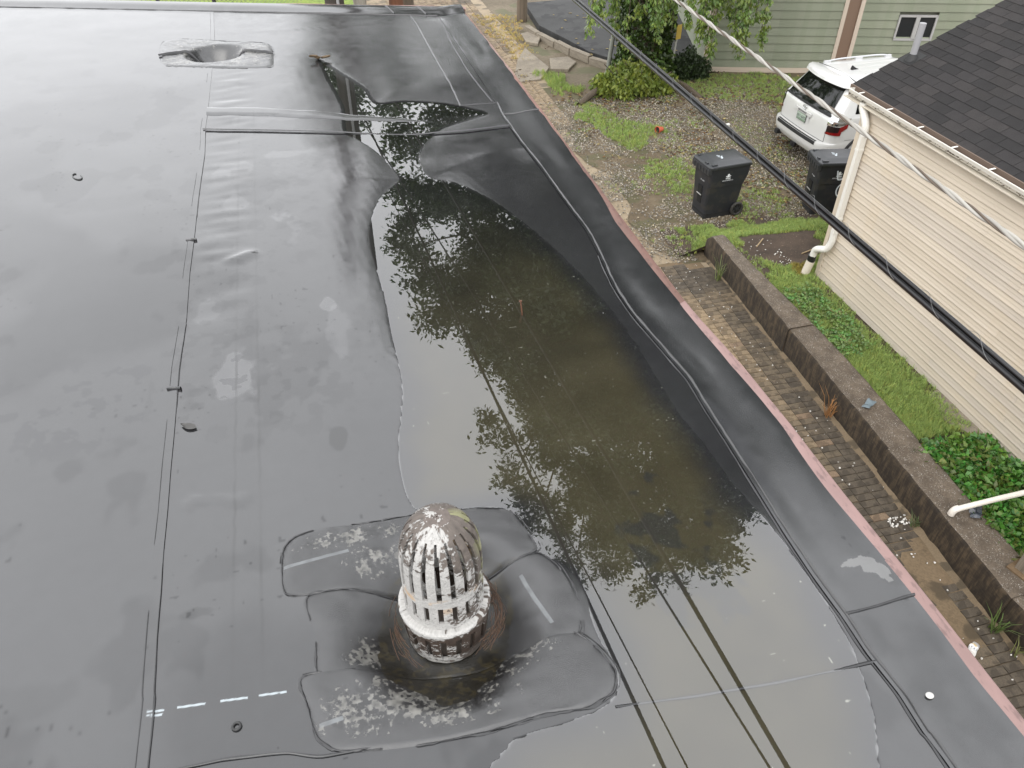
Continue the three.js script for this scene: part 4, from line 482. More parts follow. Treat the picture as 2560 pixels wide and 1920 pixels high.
// ---------------------------------------------------------------- wheeled bins
function roundRect(w, d, r, n = 5) { const o = []; for (const [sx, sz, a0] of [[1, 1, 0], [-1, 1, 1], [-1, -1, 2], [1, -1, 3]]) for (let k = 0; k <= n; k++) { const a = (a0 + k / n) * Math.PI / 2; o.push([sx * (w / 2 - r) + r * Math.cos(a), sz * (d / 2 - r) + r * Math.sin(a)]); } return o; }
function loft(rings, capTop = true, capBot = true) { // rings: [{y, pts:[[x,z]..]}] bottom to top
  const n = rings[0].pts.length, P = [], I = []; for (const r of rings) for (const p of r.pts) P.push(p[0], r.y, p[1]);
  for (let j = 0; j < rings.length - 1; j++) for (let i = 0; i < n; i++) { const a = j * n + i, b = j * n + (i + 1) % n; I.push(a, a + n, b, b, a + n, b + n); }
  const cap = (j, up) => { const c = P.length / 3; let x = 0, z = 0; for (const p of rings[j].pts) { x += p[0] / n; z += p[1] / n; } P.push(x, rings[j].y, z); for (let i = 0; i < n; i++) { const a = j * n + i, b = j * n + (i + 1) % n; up ? I.push(c, b, a) : I.push(c, a, b); } };
  if (capTop) cap(rings.length - 1, true); if (capBot) cap(0, false);
  const g = new THREE.BufferGeometry(); g.setAttribute('position', new THREE.Float32BufferAttribute(P, 3)); g.setIndex(I); return g;
}
function crease(g, deg = 35) { g = g.toNonIndexed(); g.computeVertexNormals(); // smooth below the angle
  const p = g.attributes.position, nn = g.attributes.normal, map = new Map(), c = Math.cos(deg * Math.PI / 180), key = i => `${Math.round(p.getX(i) * 2e3)},${Math.round(p.getY(i) * 2e3)},${Math.round(p.getZ(i) * 2e3)}`;
  for (let i = 0; i < p.count; i++) { const k = key(i); (map.get(k) ?? map.set(k, []).get(k)).push(i); } const out = new Float32Array(p.count * 3);
  for (const l of map.values()) for (const i of l) { let x = 0, y = 0, z = 0; for (const j of l) { if (nn.getX(i) * nn.getX(j) + nn.getY(i) * nn.getY(j) + nn.getZ(i) * nn.getZ(j) > c) { x += nn.getX(j); y += nn.getY(j); z += nn.getZ(j); } } const L = Math.hypot(x, y, z) || 1; out[i * 3] = x / L; out[i * 3 + 1] = y / L; out[i * 3 + 2] = z / L; }
  g.setAttribute('normal', new THREE.BufferAttribute(out, 3)); if (!g.attributes.uv) g.setAttribute('uv', new THREE.BufferAttribute(new Float32Array(p.count * 2), 2)); return g; }
function canvasTex(w, h, draw) { const c = document.createElement('canvas'); c.width = w; c.height = h; const x = c.getContext('2d'); x.clearRect(0, 0, w, h); draw(x, w, h); const t = new THREE.CanvasTexture(c); t.colorSpace = THREE.SRGBColorSpace; return t; }
function decal(t, w, h, rough = 0.6) { const m = new THREE.MeshPhysicalMaterial({ map: t, transparent: true, roughness: rough, side: THREE.DoubleSide }); return [new THREE.PlaneGeometry(w, h), m]; }
{
  const bt = tex(256, 256, (u, v, o) => { const n = tf(u, v, 6, 4, 3), m = ss(0.56, 0.7, tf(u, v, 9, 5, 8)); o[0] = lerp(0.018 + 0.009 * n, 0.06, m * 0.35); o[1] = lerp(0.019 + 0.009 * n, 0.052, m * 0.35); o[2] = lerp(0.023 + 0.01 * n, 0.04, m * 0.35); });
  const dirt = tex(256, 256, (u, v, o) => { const m = ss(0.4, 0.6, tf(u, v, 7, 5, 2)); o[0] = lerp(0.016, 0.06, m); o[1] = lerp(0.016, 0.045, m); o[2] = lerp(0.017, 0.028, m); });
  const pb = mat([1, 1, 1], 0.5, { map: bt }), pl = mat([0.04, 0.042, 0.046], 0.38), pd = mat([1, 1, 1], 0.8, { map: dirt }), blk = mat([0.008, 0.008, 0.009], 0.6);
  const logo = canvasTex(512, 384, (x, w, h) => { x.fillStyle = '#e8ebee'; x.strokeStyle = '#e8ebee'; x.beginPath(); x.arc(256, 92, 52, 0, 7); x.fill(); x.beginPath(); x.moveTo(130, 130); x.quadraticCurveTo(200, 190, 256, 190); x.quadraticCurveTo(312, 190, 385, 130); x.lineTo(340, 120); x.quadraticCurveTo(256, 165, 172, 120); x.closePath(); x.fill(); for (let k = 0; k < 3; k++) { x.lineWidth = 15; x.beginPath(); x.moveTo(150, 212 + k * 26); x.quadraticCurveTo(205, 190 + k * 26, 256, 212 + k * 26); x.quadraticCurveTo(310, 234 + k * 26, 365, 208 + k * 26); x.stroke(); } x.font = 'bold 58px serif'; x.textAlign = 'center'; x.fillText('CITY OF KNOXVILLE', 256, 345, 500); });
  const num = canvasTex(256, 64, (x) => { x.fillStyle = '#e0e3e6'; x.font = 'bold 46px sans-serif'; x.textAlign = 'center'; x.fillText('95 - 0220', 128, 48, 250); });
  const lidMark = canvasTex(256, 256, (x) => { x.fillStyle = '#c9d2d8'; x.font = 'bold 90px sans-serif'; x.save(); x.translate(128, 128); x.rotate(-0.5); x.fillText('8', -40, 10); x.fillText('8', 14, -20); x.fillRect(-80, 20, 70, 40); x.fillRect(-6, 12, 60, 26); x.restore(); });
  const spray = canvasTex(512, 768, (x) => { x.lineCap = 'round'; x.lineJoin = 'round'; for (const [lw, al] of [[44, 0.12], [34, 0.3], [24, 0.95]]) { x.strokeStyle = `rgba(225,232,238,${al})`; x.lineWidth = lw; x.beginPath(); x.moveTo(70, 60); x.lineTo(120, 250); x.quadraticCurveTo(150, 290, 260, 230); x.stroke(); x.beginPath(); x.moveTo(330, 230); x.bezierCurveTo(230, 240, 230, 80, 330, 70); x.bezierCurveTo(420, 60, 440, 210, 330, 230); x.moveTo(400, 70); x.lineTo(420, 250); x.stroke(); x.beginPath(); x.ellipse(300, 520, 130, 170, 0.1, 0, 7); x.stroke(); } });
  function bin(pos, ry, label, graffiti) {
    const B = grp('wheeled_bin', pos, ry); tag(B, label, 'bin', 'black wheeled bins beside the house');
    const wd = y => lerp(0.66, 0.78, y / 1.0), dp = y => lerp(0.46, 0.56, y / 1.0), xo = y => lerp(0, 0.02, y);
    const ring = y => ({ y, pts: roundRect(wd(y), dp(y), 0.055).map(p => [p[0] + xo(y) + (p[0] > 0 && y < 0.3 ? -0.05 * ss(0.3, 0.05, y) : 0), p[1]]) });
    const body = crease(loft([0.012, 0.04, 0.2, 0.34, 0.62, 0.625, 0.66, 0.8, 1.0].map((y, i) => { const r = ring(y); if (i >= 5) r.pts = r.pts.map(p => [p[0] * 1.0 + (p[0] > 0.2 ? 0.05 * ss(0.62, 0.75, y) : 0), p[1] * 1.035]); return r; }), true, true), 40);
    const uv = body.attributes.uv, q = body.attributes.position; for (let i = 0; i < q.count; i++) uv.setXY(i, q.getX(i) + q.getZ(i), q.getY(i));
    const bo = part('bin_body', body, pb, B);
    part('front_recess', bx(0.012, 0.34, 0.13, -0.352, 0.42, 0, 0, 0, 0.06), blk, bo); part('grab_bar', rod([-0.366, 0.42, -0.075], [-0.366, 0.42, 0.075], 0.011, 8), mat([0.4, 0.4, 0.38], 0.4, { metalness: 0.7 }), bo);
    part('mud_splash', crease(loft([{ y: 0.0, pts: roundRect(0.655, 0.468, 0.05) }, { y: 0.1, pts: roundRect(0.672, 0.48, 0.055).map((p, i) => [p[0], p[1]]) }], false, false)), pd, bo);
    // lid with raised centre, rim and toothed front apron
    const lr = (y, k) => ({ y, pts: roundRect(0.86 * k, 0.62 * k, 0.06 * k).map(p => [p[0] + 0.015, p[1]]) });
    const lid = part('lid', crease(loft([lr(0.985, 1), lr(1.0, 1.012), lr(1.028, 1.012), lr(1.04, 0.985), lr(1.042, 0.86), { y: 1.075, pts: roundRect(0.6, 0.4, 0.09).map(p => [p[0] + 0.03, p[1]]) }, { y: 1.082, pts: roundRect(0.5, 0.3, 0.09).map(p => [p[0] + 0.03, p[1]]) }]), 28), pl, B);
    part('lid_apron', [bx(0.014, 0.11, 0.56, -0.418, 0.94, 0, 0, 0, 0.1), ...[-0.2, -0.1, 0, 0.1, 0.2].map(z => bx(0.02, 0.09, 0.022, -0.428, 0.935, z, 0, 0, 0.1)), bx(0.05, 0.09, 0.012, -0.39, 0.945, 0.285, 0, 0, 0), bx(0.05, 0.09, 0.012, -0.39, 0.945, -0.285)], pl, lid);
    part('lid_handle', [bx(0.1, 0.018, 0.05, -0.3, 1.055, 0.24), bx(0.1, 0.018, 0.05, -0.3, 1.055, -0.24), bx(0.035, 0.028, 0.07, -0.37, 1.052, 0.1)], pl, lid);
    part('handle_bar', [rod([0.47, 0.97, -0.25], [0.47, 0.97, 0.25], 0.016, 10), rod([0.4, 0.96, -0.25], [0.47, 0.97, -0.25], 0.016, 8), rod([0.4, 0.96, 0.25], [0.47, 0.97, 0.25], 0.016, 8)], pl, B);
    part('axle', rod([0.3, 0.125, -0.27], [0.3, 0.125, 0.27], 0.012, 8), blk, B);
    for (const s of [-1, 1]) { const wh = new THREE.Group(); wh.name = 'wheel'; wh.position.set(0.31, 0.135, s * 0.285); wh.scale.setScalar(1.08); B.add(wh); part('tyre', new THREE.TorusGeometry(0.1, 0.026, 10, 30), mat([0.035, 0.033, 0.03], 0.8), wh); part('hub', new THREE.CylinderGeometry(0.03, 0.03, 0.045, 14).rotateX(Math.PI / 2), pb, wh); for (let k = 0; k < 6; k++) part('spoke', bx(0.022, 0.07, 0.022, 0, 0.058, 0).rotateZ(k * Math.PI / 3), pb, wh); part('wheel_disc', new THREE.CylinderGeometry(0.092, 0.092, 0.012, 26).rotateX(Math.PI / 2), blk, wh); }
    const tilt = Math.atan2(0.05, 1); const put = ([g, m], x, y, z, name) => { const o = part(name, g, m, bo); o.position.set(x, y, z); return o; };
    put(decal(logo, 0.23, 0.172), 0.0, 0.8, dp(0.8) / 2 * 1.035 + 0.006, 'printed_emblem').rotation.x = tilt;
    const nm = put(decal(num, 0.16, 0.04), -wd(0.72) / 2 + 0.01, 0.7, 0.04, 'printed_number'); nm.rotation.set(0, -Math.PI / 2, 0); nm.rotation.order = 'YXZ'; nm.rotation.x = 0.06;
    const lm = put(decal(lidMark, 0.22, 0.22, 0.5), -0.06, 1.0855, 0.02, 'lid_marking'); lm.rotation.set(-Math.PI / 2, 0, 0.4);
    if (graffiti) put(decal(spray, 0.42, 0.62), 0.1, 0.62, dp(0.7) / 2 * 1.035 + 0.009, 'sprayed_graffiti').rotation.x = tilt;
    return B;
  }
  bin([6.9, G0, -11.82], 0.09, 'black wheeled bin standing alone in the gravel by the wall end', false);
  bin([8.95, G0, -11.4], -0.2, 'black wheeled bin with white graffiti half behind the house corner', true);
}
console.log('bins');

// ---------------------------------------------------------------- the white SUV
{
  const C = grp('parked_suv', [9.42, G0, -13.52], 0.03); tag(C, 'white SUV parked on the gravel with its tailgate to the alley', 'car');
  const SL = [[0.3, 0.2, 4.5, 0.84, 0.2], [0.4, 0.06, 4.72, 0.9, 0.24], [0.5, 0.01, 4.78, 0.93, 0.26], [0.64, 0, 4.8, 0.94, 0.26], [0.675, 0.012, 4.8, 0.94, 0.26], [0.69, 0.1, 4.79, 0.94, 0.24], [0.8, 0.105, 4.76, 0.945, 0.22], [0.98, 0.115, 4.7, 0.95, 0.2], [1.1, 0.13, 4.55, 0.945, 0.19], [1.19, 0.165, 3.72, 0.93, 0.19], [1.24, 0.19, 3.55, 0.9, 0.19], [1.45, 0.33, 3.05, 0.81, 0.19], [1.6, 0.43, 2.75, 0.745, 0.19], [1.68, 0.5, 2.6, 0.71, 0.2], [1.735, 0.6, 2.45, 0.66, 0.24], [1.76, 0.78, 2.3, 0.55, 0.24], [1.772, 1.05, 2.1, 0.35, 0.2]];
  const S = y => { let i = 1; while (i < SL.length - 1 && SL[i][0] < y) i++; const a = SL[i - 1], b = SL[i], t = clamp((y - a[0]) / (b[0] - a[0])); return a.map((v, k) => lerp(v, b[k], t)); };
  const rearX = (y, z) => { const s = S(y), w = s[3], r = s[4], a = Math.abs(z), e = Math.max(0, a - (w - r)); return s[1] + 0.05 * (z / w) ** 2 + r - Math.sqrt(Math.max(0, r * r - e * e)); };
  const sideZ = (y, x) => { const s = S(y), w = s[3], r = s[4], e = Math.max(0, s[1] + 0.05 + r - x); return w - r + Math.sqrt(Math.max(0, r * r - Math.min(e, r) ** 2)); };
  const outline = y => { const s = S(y), w = s[3], r = s[4], o = []; const n = 14; for (let k = 0; k <= n; k++) { const z = -w + r + (2 * w - 2 * r) * k / n; o.push([rearX(y, z), z]); } for (let k = 1; k <= 8; k++) { const a = k / 8 * Math.PI / 2, z = w - r + r * Math.sin(a); o.push([rearX(y, Math.min(z, w - 1e-5)), z]); } for (let k = 1; k <= 10; k++) o.push([lerp(s[1] + r + 0.05, s[2] - 0.35, k / 10), w]); for (let k = 1; k <= 8; k++) { const a = k / 8 * Math.PI / 2; o.push([s[2] - 0.35 + 0.35 * Math.sin(a), w - 0.35 + 0.35 * Math.cos(a)]); } const m = o.length; for (let k = m - 1; k >= 0; k--) if (o[k][1] > w - r + 1e-4 || o[k][0] > s[1] + 0.3) o.push([o[k][0], -o[k][1]]); return o; };
  const paint = mat([0.66, 0.66, 0.645], 0.3, { clearcoat: 1, clearcoatRoughness: 0.04 }), glass = mat([0.006, 0.007, 0.007], 0.05, { ior: 1.5 }), blk = mat([0.016, 0.016, 0.017], 0.6), chrome = mat([0.75, 0.76, 0.78], 0.12, { metalness: 1 }), red = mat([0.22, 0.006, 0.008], 0.12, { clearcoat: 1 }), gap = mat([0.05, 0.05, 0.05], 0.8);
  const ys = []; for (let i = 0; i < SL.length; i++) { ys.push(SL[i][0]); if (i < SL.length - 1 && SL[i + 1][0] - SL[i][0] > 0.06) for (let k = 1; k < 3; k++) ys.push(lerp(SL[i][0], SL[i + 1][0], k / 3)); }
  const rings = ys.map(y => ({ y, pts: outline(y).reverse() }));
  part('body', crease(loft(rings), 32), paint, C);
  const rp = (z0, z1, y0, y1, off, nz = 20, ny = 8, f) => grid(nz, ny, (u, v) => { let y = lerp(typeof y0 === 'function' ? y0(u) : y0, typeof y1 === 'function' ? y1(u) : y1, v), z = lerp(typeof z0 === 'function' ? z0(v) : z0, typeof z1 === 'function' ? z1(v) : z1, u); return [rearX(y, z) - off, y + off * 0.4, z]; });
  const sp = (x0, x1, y0, y1, off, side, nx = 12, ny = 6) => grid(nx, ny, (u, v) => { const y = lerp(y0, y1, v), x = lerp(typeof x0 === 'function' ? x0(v) : x0, typeof x1 === 'function' ? x1(v) : x1, u); return [x, y, side * (sideZ(y, x) + off)]; });
  const gt = new THREE.Group(); gt.name = 'tailgate'; C.add(gt);
  part('rear_window', rp(v => lerp(-0.74, -0.6, v), v => lerp(0.74, 0.6, v), u => 1.2 + 0.0 * u, 1.64, 0.012), glass, gt);
  part('window_seal', rp(v => lerp(-0.77, -0.76, v), v => lerp(0.77, 0.76, v), 1.165, 1.205, 0.014, 20, 2), blk, gt);
  part('plate_recess', [grid(2, 2, (u, v) => [rearX(0.9, 0) - 0.006, lerp(0.84, 1.02, v), lerp(-0.24, 0.24, u)])], mat([0.62, 0.62, 0.61], 0.35), gt);
  part('plate_bar', crease(new THREE.BoxGeometry(0.035, 0.06, 0.56).translate(rearX(1.02, 0) - 0.02, 1.035, 0)), paint, gt);
  const plT = canvasTex(256, 128, (x) => { x.fillStyle = '#aebcae'; x.fillRect(0, 0, 256, 128); x.fillStyle = '#7f927f'; x.fillRect(0, 92, 256, 36); x.fillStyle = '#2d3a36'; x.font = 'bold 60px sans-serif'; x.textAlign = 'center'; x.fillText('051-GKD', 128, 84, 236); x.strokeStyle = '#222'; x.lineWidth = 8; x.strokeRect(0, 0, 256, 128); });
  { const o = part('number_plate', new THREE.BoxGeometry(0.31, 0.155, 0.012), [blk, blk, blk, blk, mat([1, 1, 1], 0.5, { map: plT }), blk], gt); o.position.set(rearX(0.92, 0) - 0.022, 0.925, 0); o.rotation.y = -Math.PI / 2; }
  { const e = new THREE.TorusGeometry(0.045, 0.006, 8, 30).scale(1.35, 1, 1), e2 = new THREE.TorusGeometry(0.024, 0.005, 8, 24).scale(0.75, 1.6, 1), e3 = new THREE.TorusGeometry(0.03, 0.005, 8, 24).scale(1.25, 0.5, 1).translate(0, 0.016, 0); const o = part('emblem', [e, e2, e3], chrome, gt); o.position.set(rearX(1.11, 0) - 0.014, 1.115, 0); o.rotation.y = -Math.PI / 2;
    const nt = canvasTex(256, 48, (x) => { x.fillStyle = '#23262a'; x.font = 'bold 46px sans-serif'; x.textAlign = 'center'; x.fillText('4RUNNER', 128, 40, 250); }); const [g, m] = decal(nt, 0.36, 0.055); const b = part('lettering', g, m, gt); b.position.set(rearX(1.03, 0) - 0.042, 1.036, 0); b.rotation.y = -Math.PI / 2; }
  part('tailgate_gap', [rp(-0.78, 0.78, 0.693, 0.702, 0.004, 24, 1), ...[-1, 1].map(s => rp(s * 0.775, s * 0.785, 0.7, 1.16, 0.004, 1, 10))], gap, gt);
  const spo = part('spoiler', crease(loft([0, 1, 2, 3].map(k => { const y = [1.655, 1.672, 1.72, 1.742][k], o = [], n = 16; for (let i = 0; i <= n; i++) { const z = lerp(-0.72, 0.72, i / n); o.push([0.3 + 0.13 * (z / 0.72) ** 2 + [0.05, 0, 0.03, 0.1][k] + (Math.abs(z) > 0.68 ? 0.05 : 0), z]); } for (let i = n; i >= 0; i--) { const z = lerp(-0.7, 0.7, i / n); o.push([0.78 - 0.1 * (z / 0.7) ** 2, z * [0.96, 0.98, 0.97, 0.9][k]]); } return { y, pts: o.reverse() }; })), 40), paint, C);
  part('spoiler_seam', grid(20, 1, (u, v) => { const z = lerp(-0.62, 0.62, u); return [0.74 - 0.1 * (z / 0.7) ** 2 + v * 0.008, 1.745 + v * 0.012, z]; }), gap, spo);
  part('bumper_step', rp(-0.68, 0.68, 0.6, 0.672, 0.006, 24, 2), blk, C); { const g = grid(24, 2, (u, v) => { const z = lerp(-0.68, 0.68, u); return [rearX(0.64, z) + 0.01 + v * 0.085, 0.681 + v * 0.002, z]; }); part('bumper_tread', g, blk, C); }
  part('hitch', [bx(0.12, 0.06, 0.06, 0.05, 0.36, 0), bx(0.03, 0.09, 0.14, 0.03, 0.36, 0.0)], blk, C); part('tow_bracket', bx(0.12, 0.09, 0.1, 0.06, 0.4, -0.62), blk, C);
  for (const s of [-1, 1]) {
    const L = new THREE.Group(); L.name = 'tail_light'; C.add(L); const wrap = (a, b, y0, y1, off) => grid(14, 5, (u, v) => { const t = lerp(a, b, u), y = lerp(typeof y0 === 'function' ? y0(u) : y0, typeof y1 === 'function' ? y1(u) : y1, v), S_ = S(y), w = S_[3], r = S_[4]; if (t < 0) { const z = w - r + t; return [rearX(y, z) - off, y, s * z]; } const al = Math.min(t / (r * 1.57), 1) * Math.PI / 2, ex = Math.max(0, t - r * 1.57); return [S_[1] + 0.05 + r - r * Math.cos(al) - off * Math.cos(al) + ex, y, s * (w - r + r * Math.sin(al) + off * Math.sin(al))]; });
    part('clear_lens', wrap(0.0, 0.42, u => 1.02 + 0.07 * u, u => 1.19, 0.02), chrome, L); part('dark_lens', wrap(0.0, 0.3, 0.9, u => 1.03, 0.016), mat([0.02, 0.012, 0.012], 0.15), L); part('red_lens', [wrap(0.02, 0.32, 0.86, u => 0.9 + 0.03 * u, 0.018), wrap(0.26, 0.42, u => 0.9 + 0.1 * u, u => 1.03 + 0.06 * u, 0.017)], red, L); part('lens_rib', wrap(0.03, 0.4, 1.115, 1.127, 0.026), mat([0.3, 0.3, 0.3], 0.3), L);
    part('quarter_window', sp(v => lerp(0.62, 0.72, v), v => lerp(1.75, 1.7, v), 1.24, 1.58, 0.008, s), glass, C); part('door_window', sp(1.82, v => lerp(3.2, 2.75, v), 1.23, 1.6, 0.008, s), glass, C);
    part('body_seam', sp(0.5, 1.2, 0.74, 0.747, 0.003, s, 10, 1), gap, C); part('fuel_seam', sp(v => 1.78, v => 1.787, 0.5, 1.6, 0.003, s, 1, 12), gap, C);
    const R = part('roof_rail', [tube([[0.72, 1.72, s * 0.57], [0.82, 1.765, s * 0.575], [1.0, 1.79, s * 0.575], [1.6, 1.8, s * 0.575], [2.2, 1.78, s * 0.57], [2.35, 1.72, s * 0.56]], 0.018, 40, 8)], mat([0.55, 0.56, 0.57], 0.3, { metalness: 0.6 }), C); part('rail_foot', [bx(0.14, 0.06, 0.05, 0.82, 1.755, s * 0.575), bx(0.16, 0.06, 0.05, 1.55, 1.78, s * 0.575), bx(0.14, 0.06, 0.05, 2.25, 1.755, s * 0.57)], mat([0.6, 0.6, 0.61], 0.4), R);
    for (const x of [0.98, 3.75]) { const w = new THREE.Group(); w.name = 'wheel'; w.position.set(x, 0.38, s * 0.8); C.add(w); part('tyre', new THREE.TorusGeometry(0.29, 0.09, 12, 36).scale(1, 1, 1.3), mat([0.018, 0.018, 0.018], 0.85), w); part('rim', new THREE.CylinderGeometry(0.24, 0.24, 0.14, 28).rotateX(Math.PI / 2), mat([0.35, 0.35, 0.36], 0.35, { metalness: 0.8 }), w); part('wheel_arch', new THREE.TorusGeometry(0.42, 0.035, 8, 24, Math.PI).translate(0, 0, s * 0.135), blk, w); }
    part('mirror', new THREE.SphereGeometry(0.12, 14, 10).scale(0.7, 0.8, 1).translate(3.0, 1.26, s * 1.05), paint, C);
  }
  for (const z of [-0.3, -0.1, 0.1, 0.3]) part('roof_rib', new THREE.BoxGeometry(1.2, 0.012, 0.05).translate(1.7, 1.772, z), paint, C);
  { const s = new THREE.Shape(); s.moveTo(0, 0); s.lineTo(0.16, 0); s.quadraticCurveTo(0.09, 0.02, 0.02, 0.07); s.quadraticCurveTo(0.0, 0.05, 0, 0); const g = new THREE.ExtrudeGeometry(s, { depth: 0.03, bevelEnabled: true, bevelSize: 0.008, bevelThickness: 0.012, bevelSegments: 2 }); g.translate(0.98, 1.765, -0.015); part('antenna', g, blk, C); }
  part('windscreen', grid(10, 4, (u, v) => { const y = lerp(1.26, 1.62, v), s = S(y); return [s[2] + 0.004, y, lerp(-s[3] + 0.36, s[3] - 0.36, u)]; }), glass, C); part('underbody', bx(4.2, 0.12, 1.4, 2.4, 0.32, 0), blk, C);
}
console.log('car');

// ---------------------------------------------------------------- green building at the end of the lot
{
  const B = grp('green_building', [10.14, G0, -19.18], -0.29); tag(B, 'sage green lap sided building behind the parked car', 'building');
  const wt = tex(512, 512, (u, v, o) => { const n = tf(u, v, 5, 5, 3), s = ss(0.5, 0.72, tf(u * 2, v * 0.3, 12, 4, 8)), k = 0.85 + 0.25 * n; o[0] = lerp(1, 0.93, s) * k; o[1] = lerp(1, 0.95, s) * k; o[2] = lerp(1, 0.92, s) * k; });
  const gm = [[0.25, 0.268, 0.195], [0.24, 0.255, 0.185], [0.26, 0.275, 0.2]].map(c => mat(c, 0.6, { map: wt })), cream = mat([0.6, 0.5, 0.41], 0.6, { map: wt }), ex = 0.2;
  const brd = L => { const g = grid(3, 1, (u, v) => { const p = [[0, 0.012], [0.034, 0.0], [0.008, ex - 0.004], [0, ex + 0.003]][Math.round(u * 3)]; return [v * L, p[1], p[0]]; }, p => [p[0] / 4, p[1] / 4]).toNonIndexed(); g.computeVertexNormals(); return g; };
  const runs = [[0.12, 1.75], [1.752, 3.28], [3.78, 5.9], [5.902, 9.0]], geos = runs.map(r => brd(r[1] - r[0]));
  const sd = new THREE.Group(); sd.name = 'siding'; B.add(sd);
  for (let i = 0; i < 20; i++) runs.forEach((r, k) => { const y = 0.13 + i * ex; if (k === 2 && y > 0.75 && y < 1.5) { for (const [a, b] of [[3.78, 4.71], [5.69, 5.9]]) { const o = part('clapboard', brd(b - a), gm[i % 3], sd); o.position.set(a, y, 0); } return; } const o = part('clapboard', geos[k], gm[Math.floor(rnd() * 3)], sd); o.position.set(r[0], y, 0); });
  const sg = brd(6); for (let i = 0; i < 20; i++) { const o = part('clapboard', sg, gm[Math.floor(rnd() * 3)], sd); o.position.set(0, 0.13 + i * ex, -6); o.rotation.y = -Math.PI / 2; }
  part('corner_board', [bx(0.11, 4.1, 0.03, 0.055, 2.05, 0.012), bx(0.03, 4.1, 0.11, -0.008, 2.05, -0.05)], cream, B); part('base_board', bx(8.9, 0.13, 0.035, 4.55, 0.062, 0.012), cream, B);
  for (const x of [3.33, 3.73]) part('door_casing', bx(0.1, 4, 0.04, x, 2.1, 0.02), cream, B); part('panel', bx(0.32, 4, 0.012, 3.53, 2.1, 0.0), mat([0.2, 0.13, 0.09], 0.7), B);
  const W = new THREE.Group(); W.name = 'window'; B.add(W); part('window_frame', [bx(0.96, 0.05, 0.05, 5.2, 0.87, 0.02), bx(0.96, 0.05, 0.05, 5.2, 1.43, 0.02), bx(0.05, 0.56, 0.05, 4.74, 1.15, 0.02), bx(0.05, 0.56, 0.05, 5.66, 1.15, 0.02), bx(0.1, 0.56, 0.05, 5.2, 1.15, 0.02)], mat([0.4, 0.39, 0.38], 0.5), W); for (const x of [4.96, 5.44]) part('pane', bx(0.4, 0.54, 0.008, x, 1.15, 0.004), mat([0.02, 0.022, 0.025], 0.06), W);
  part('wall_core', bx(8.85, 4.1, 5.85, 4.5, 2.05, -3.02), mat([0.2, 0.2, 0.15], 0.9), B); part('eave', [bx(9.8, 0.14, 7, 4.5, 4.15, -2.9), bx(9.8, 0.05, 7.1, 4.5, 4.25, -2.9)], mat([0.5, 0.42, 0.35], 0.7), B);
}
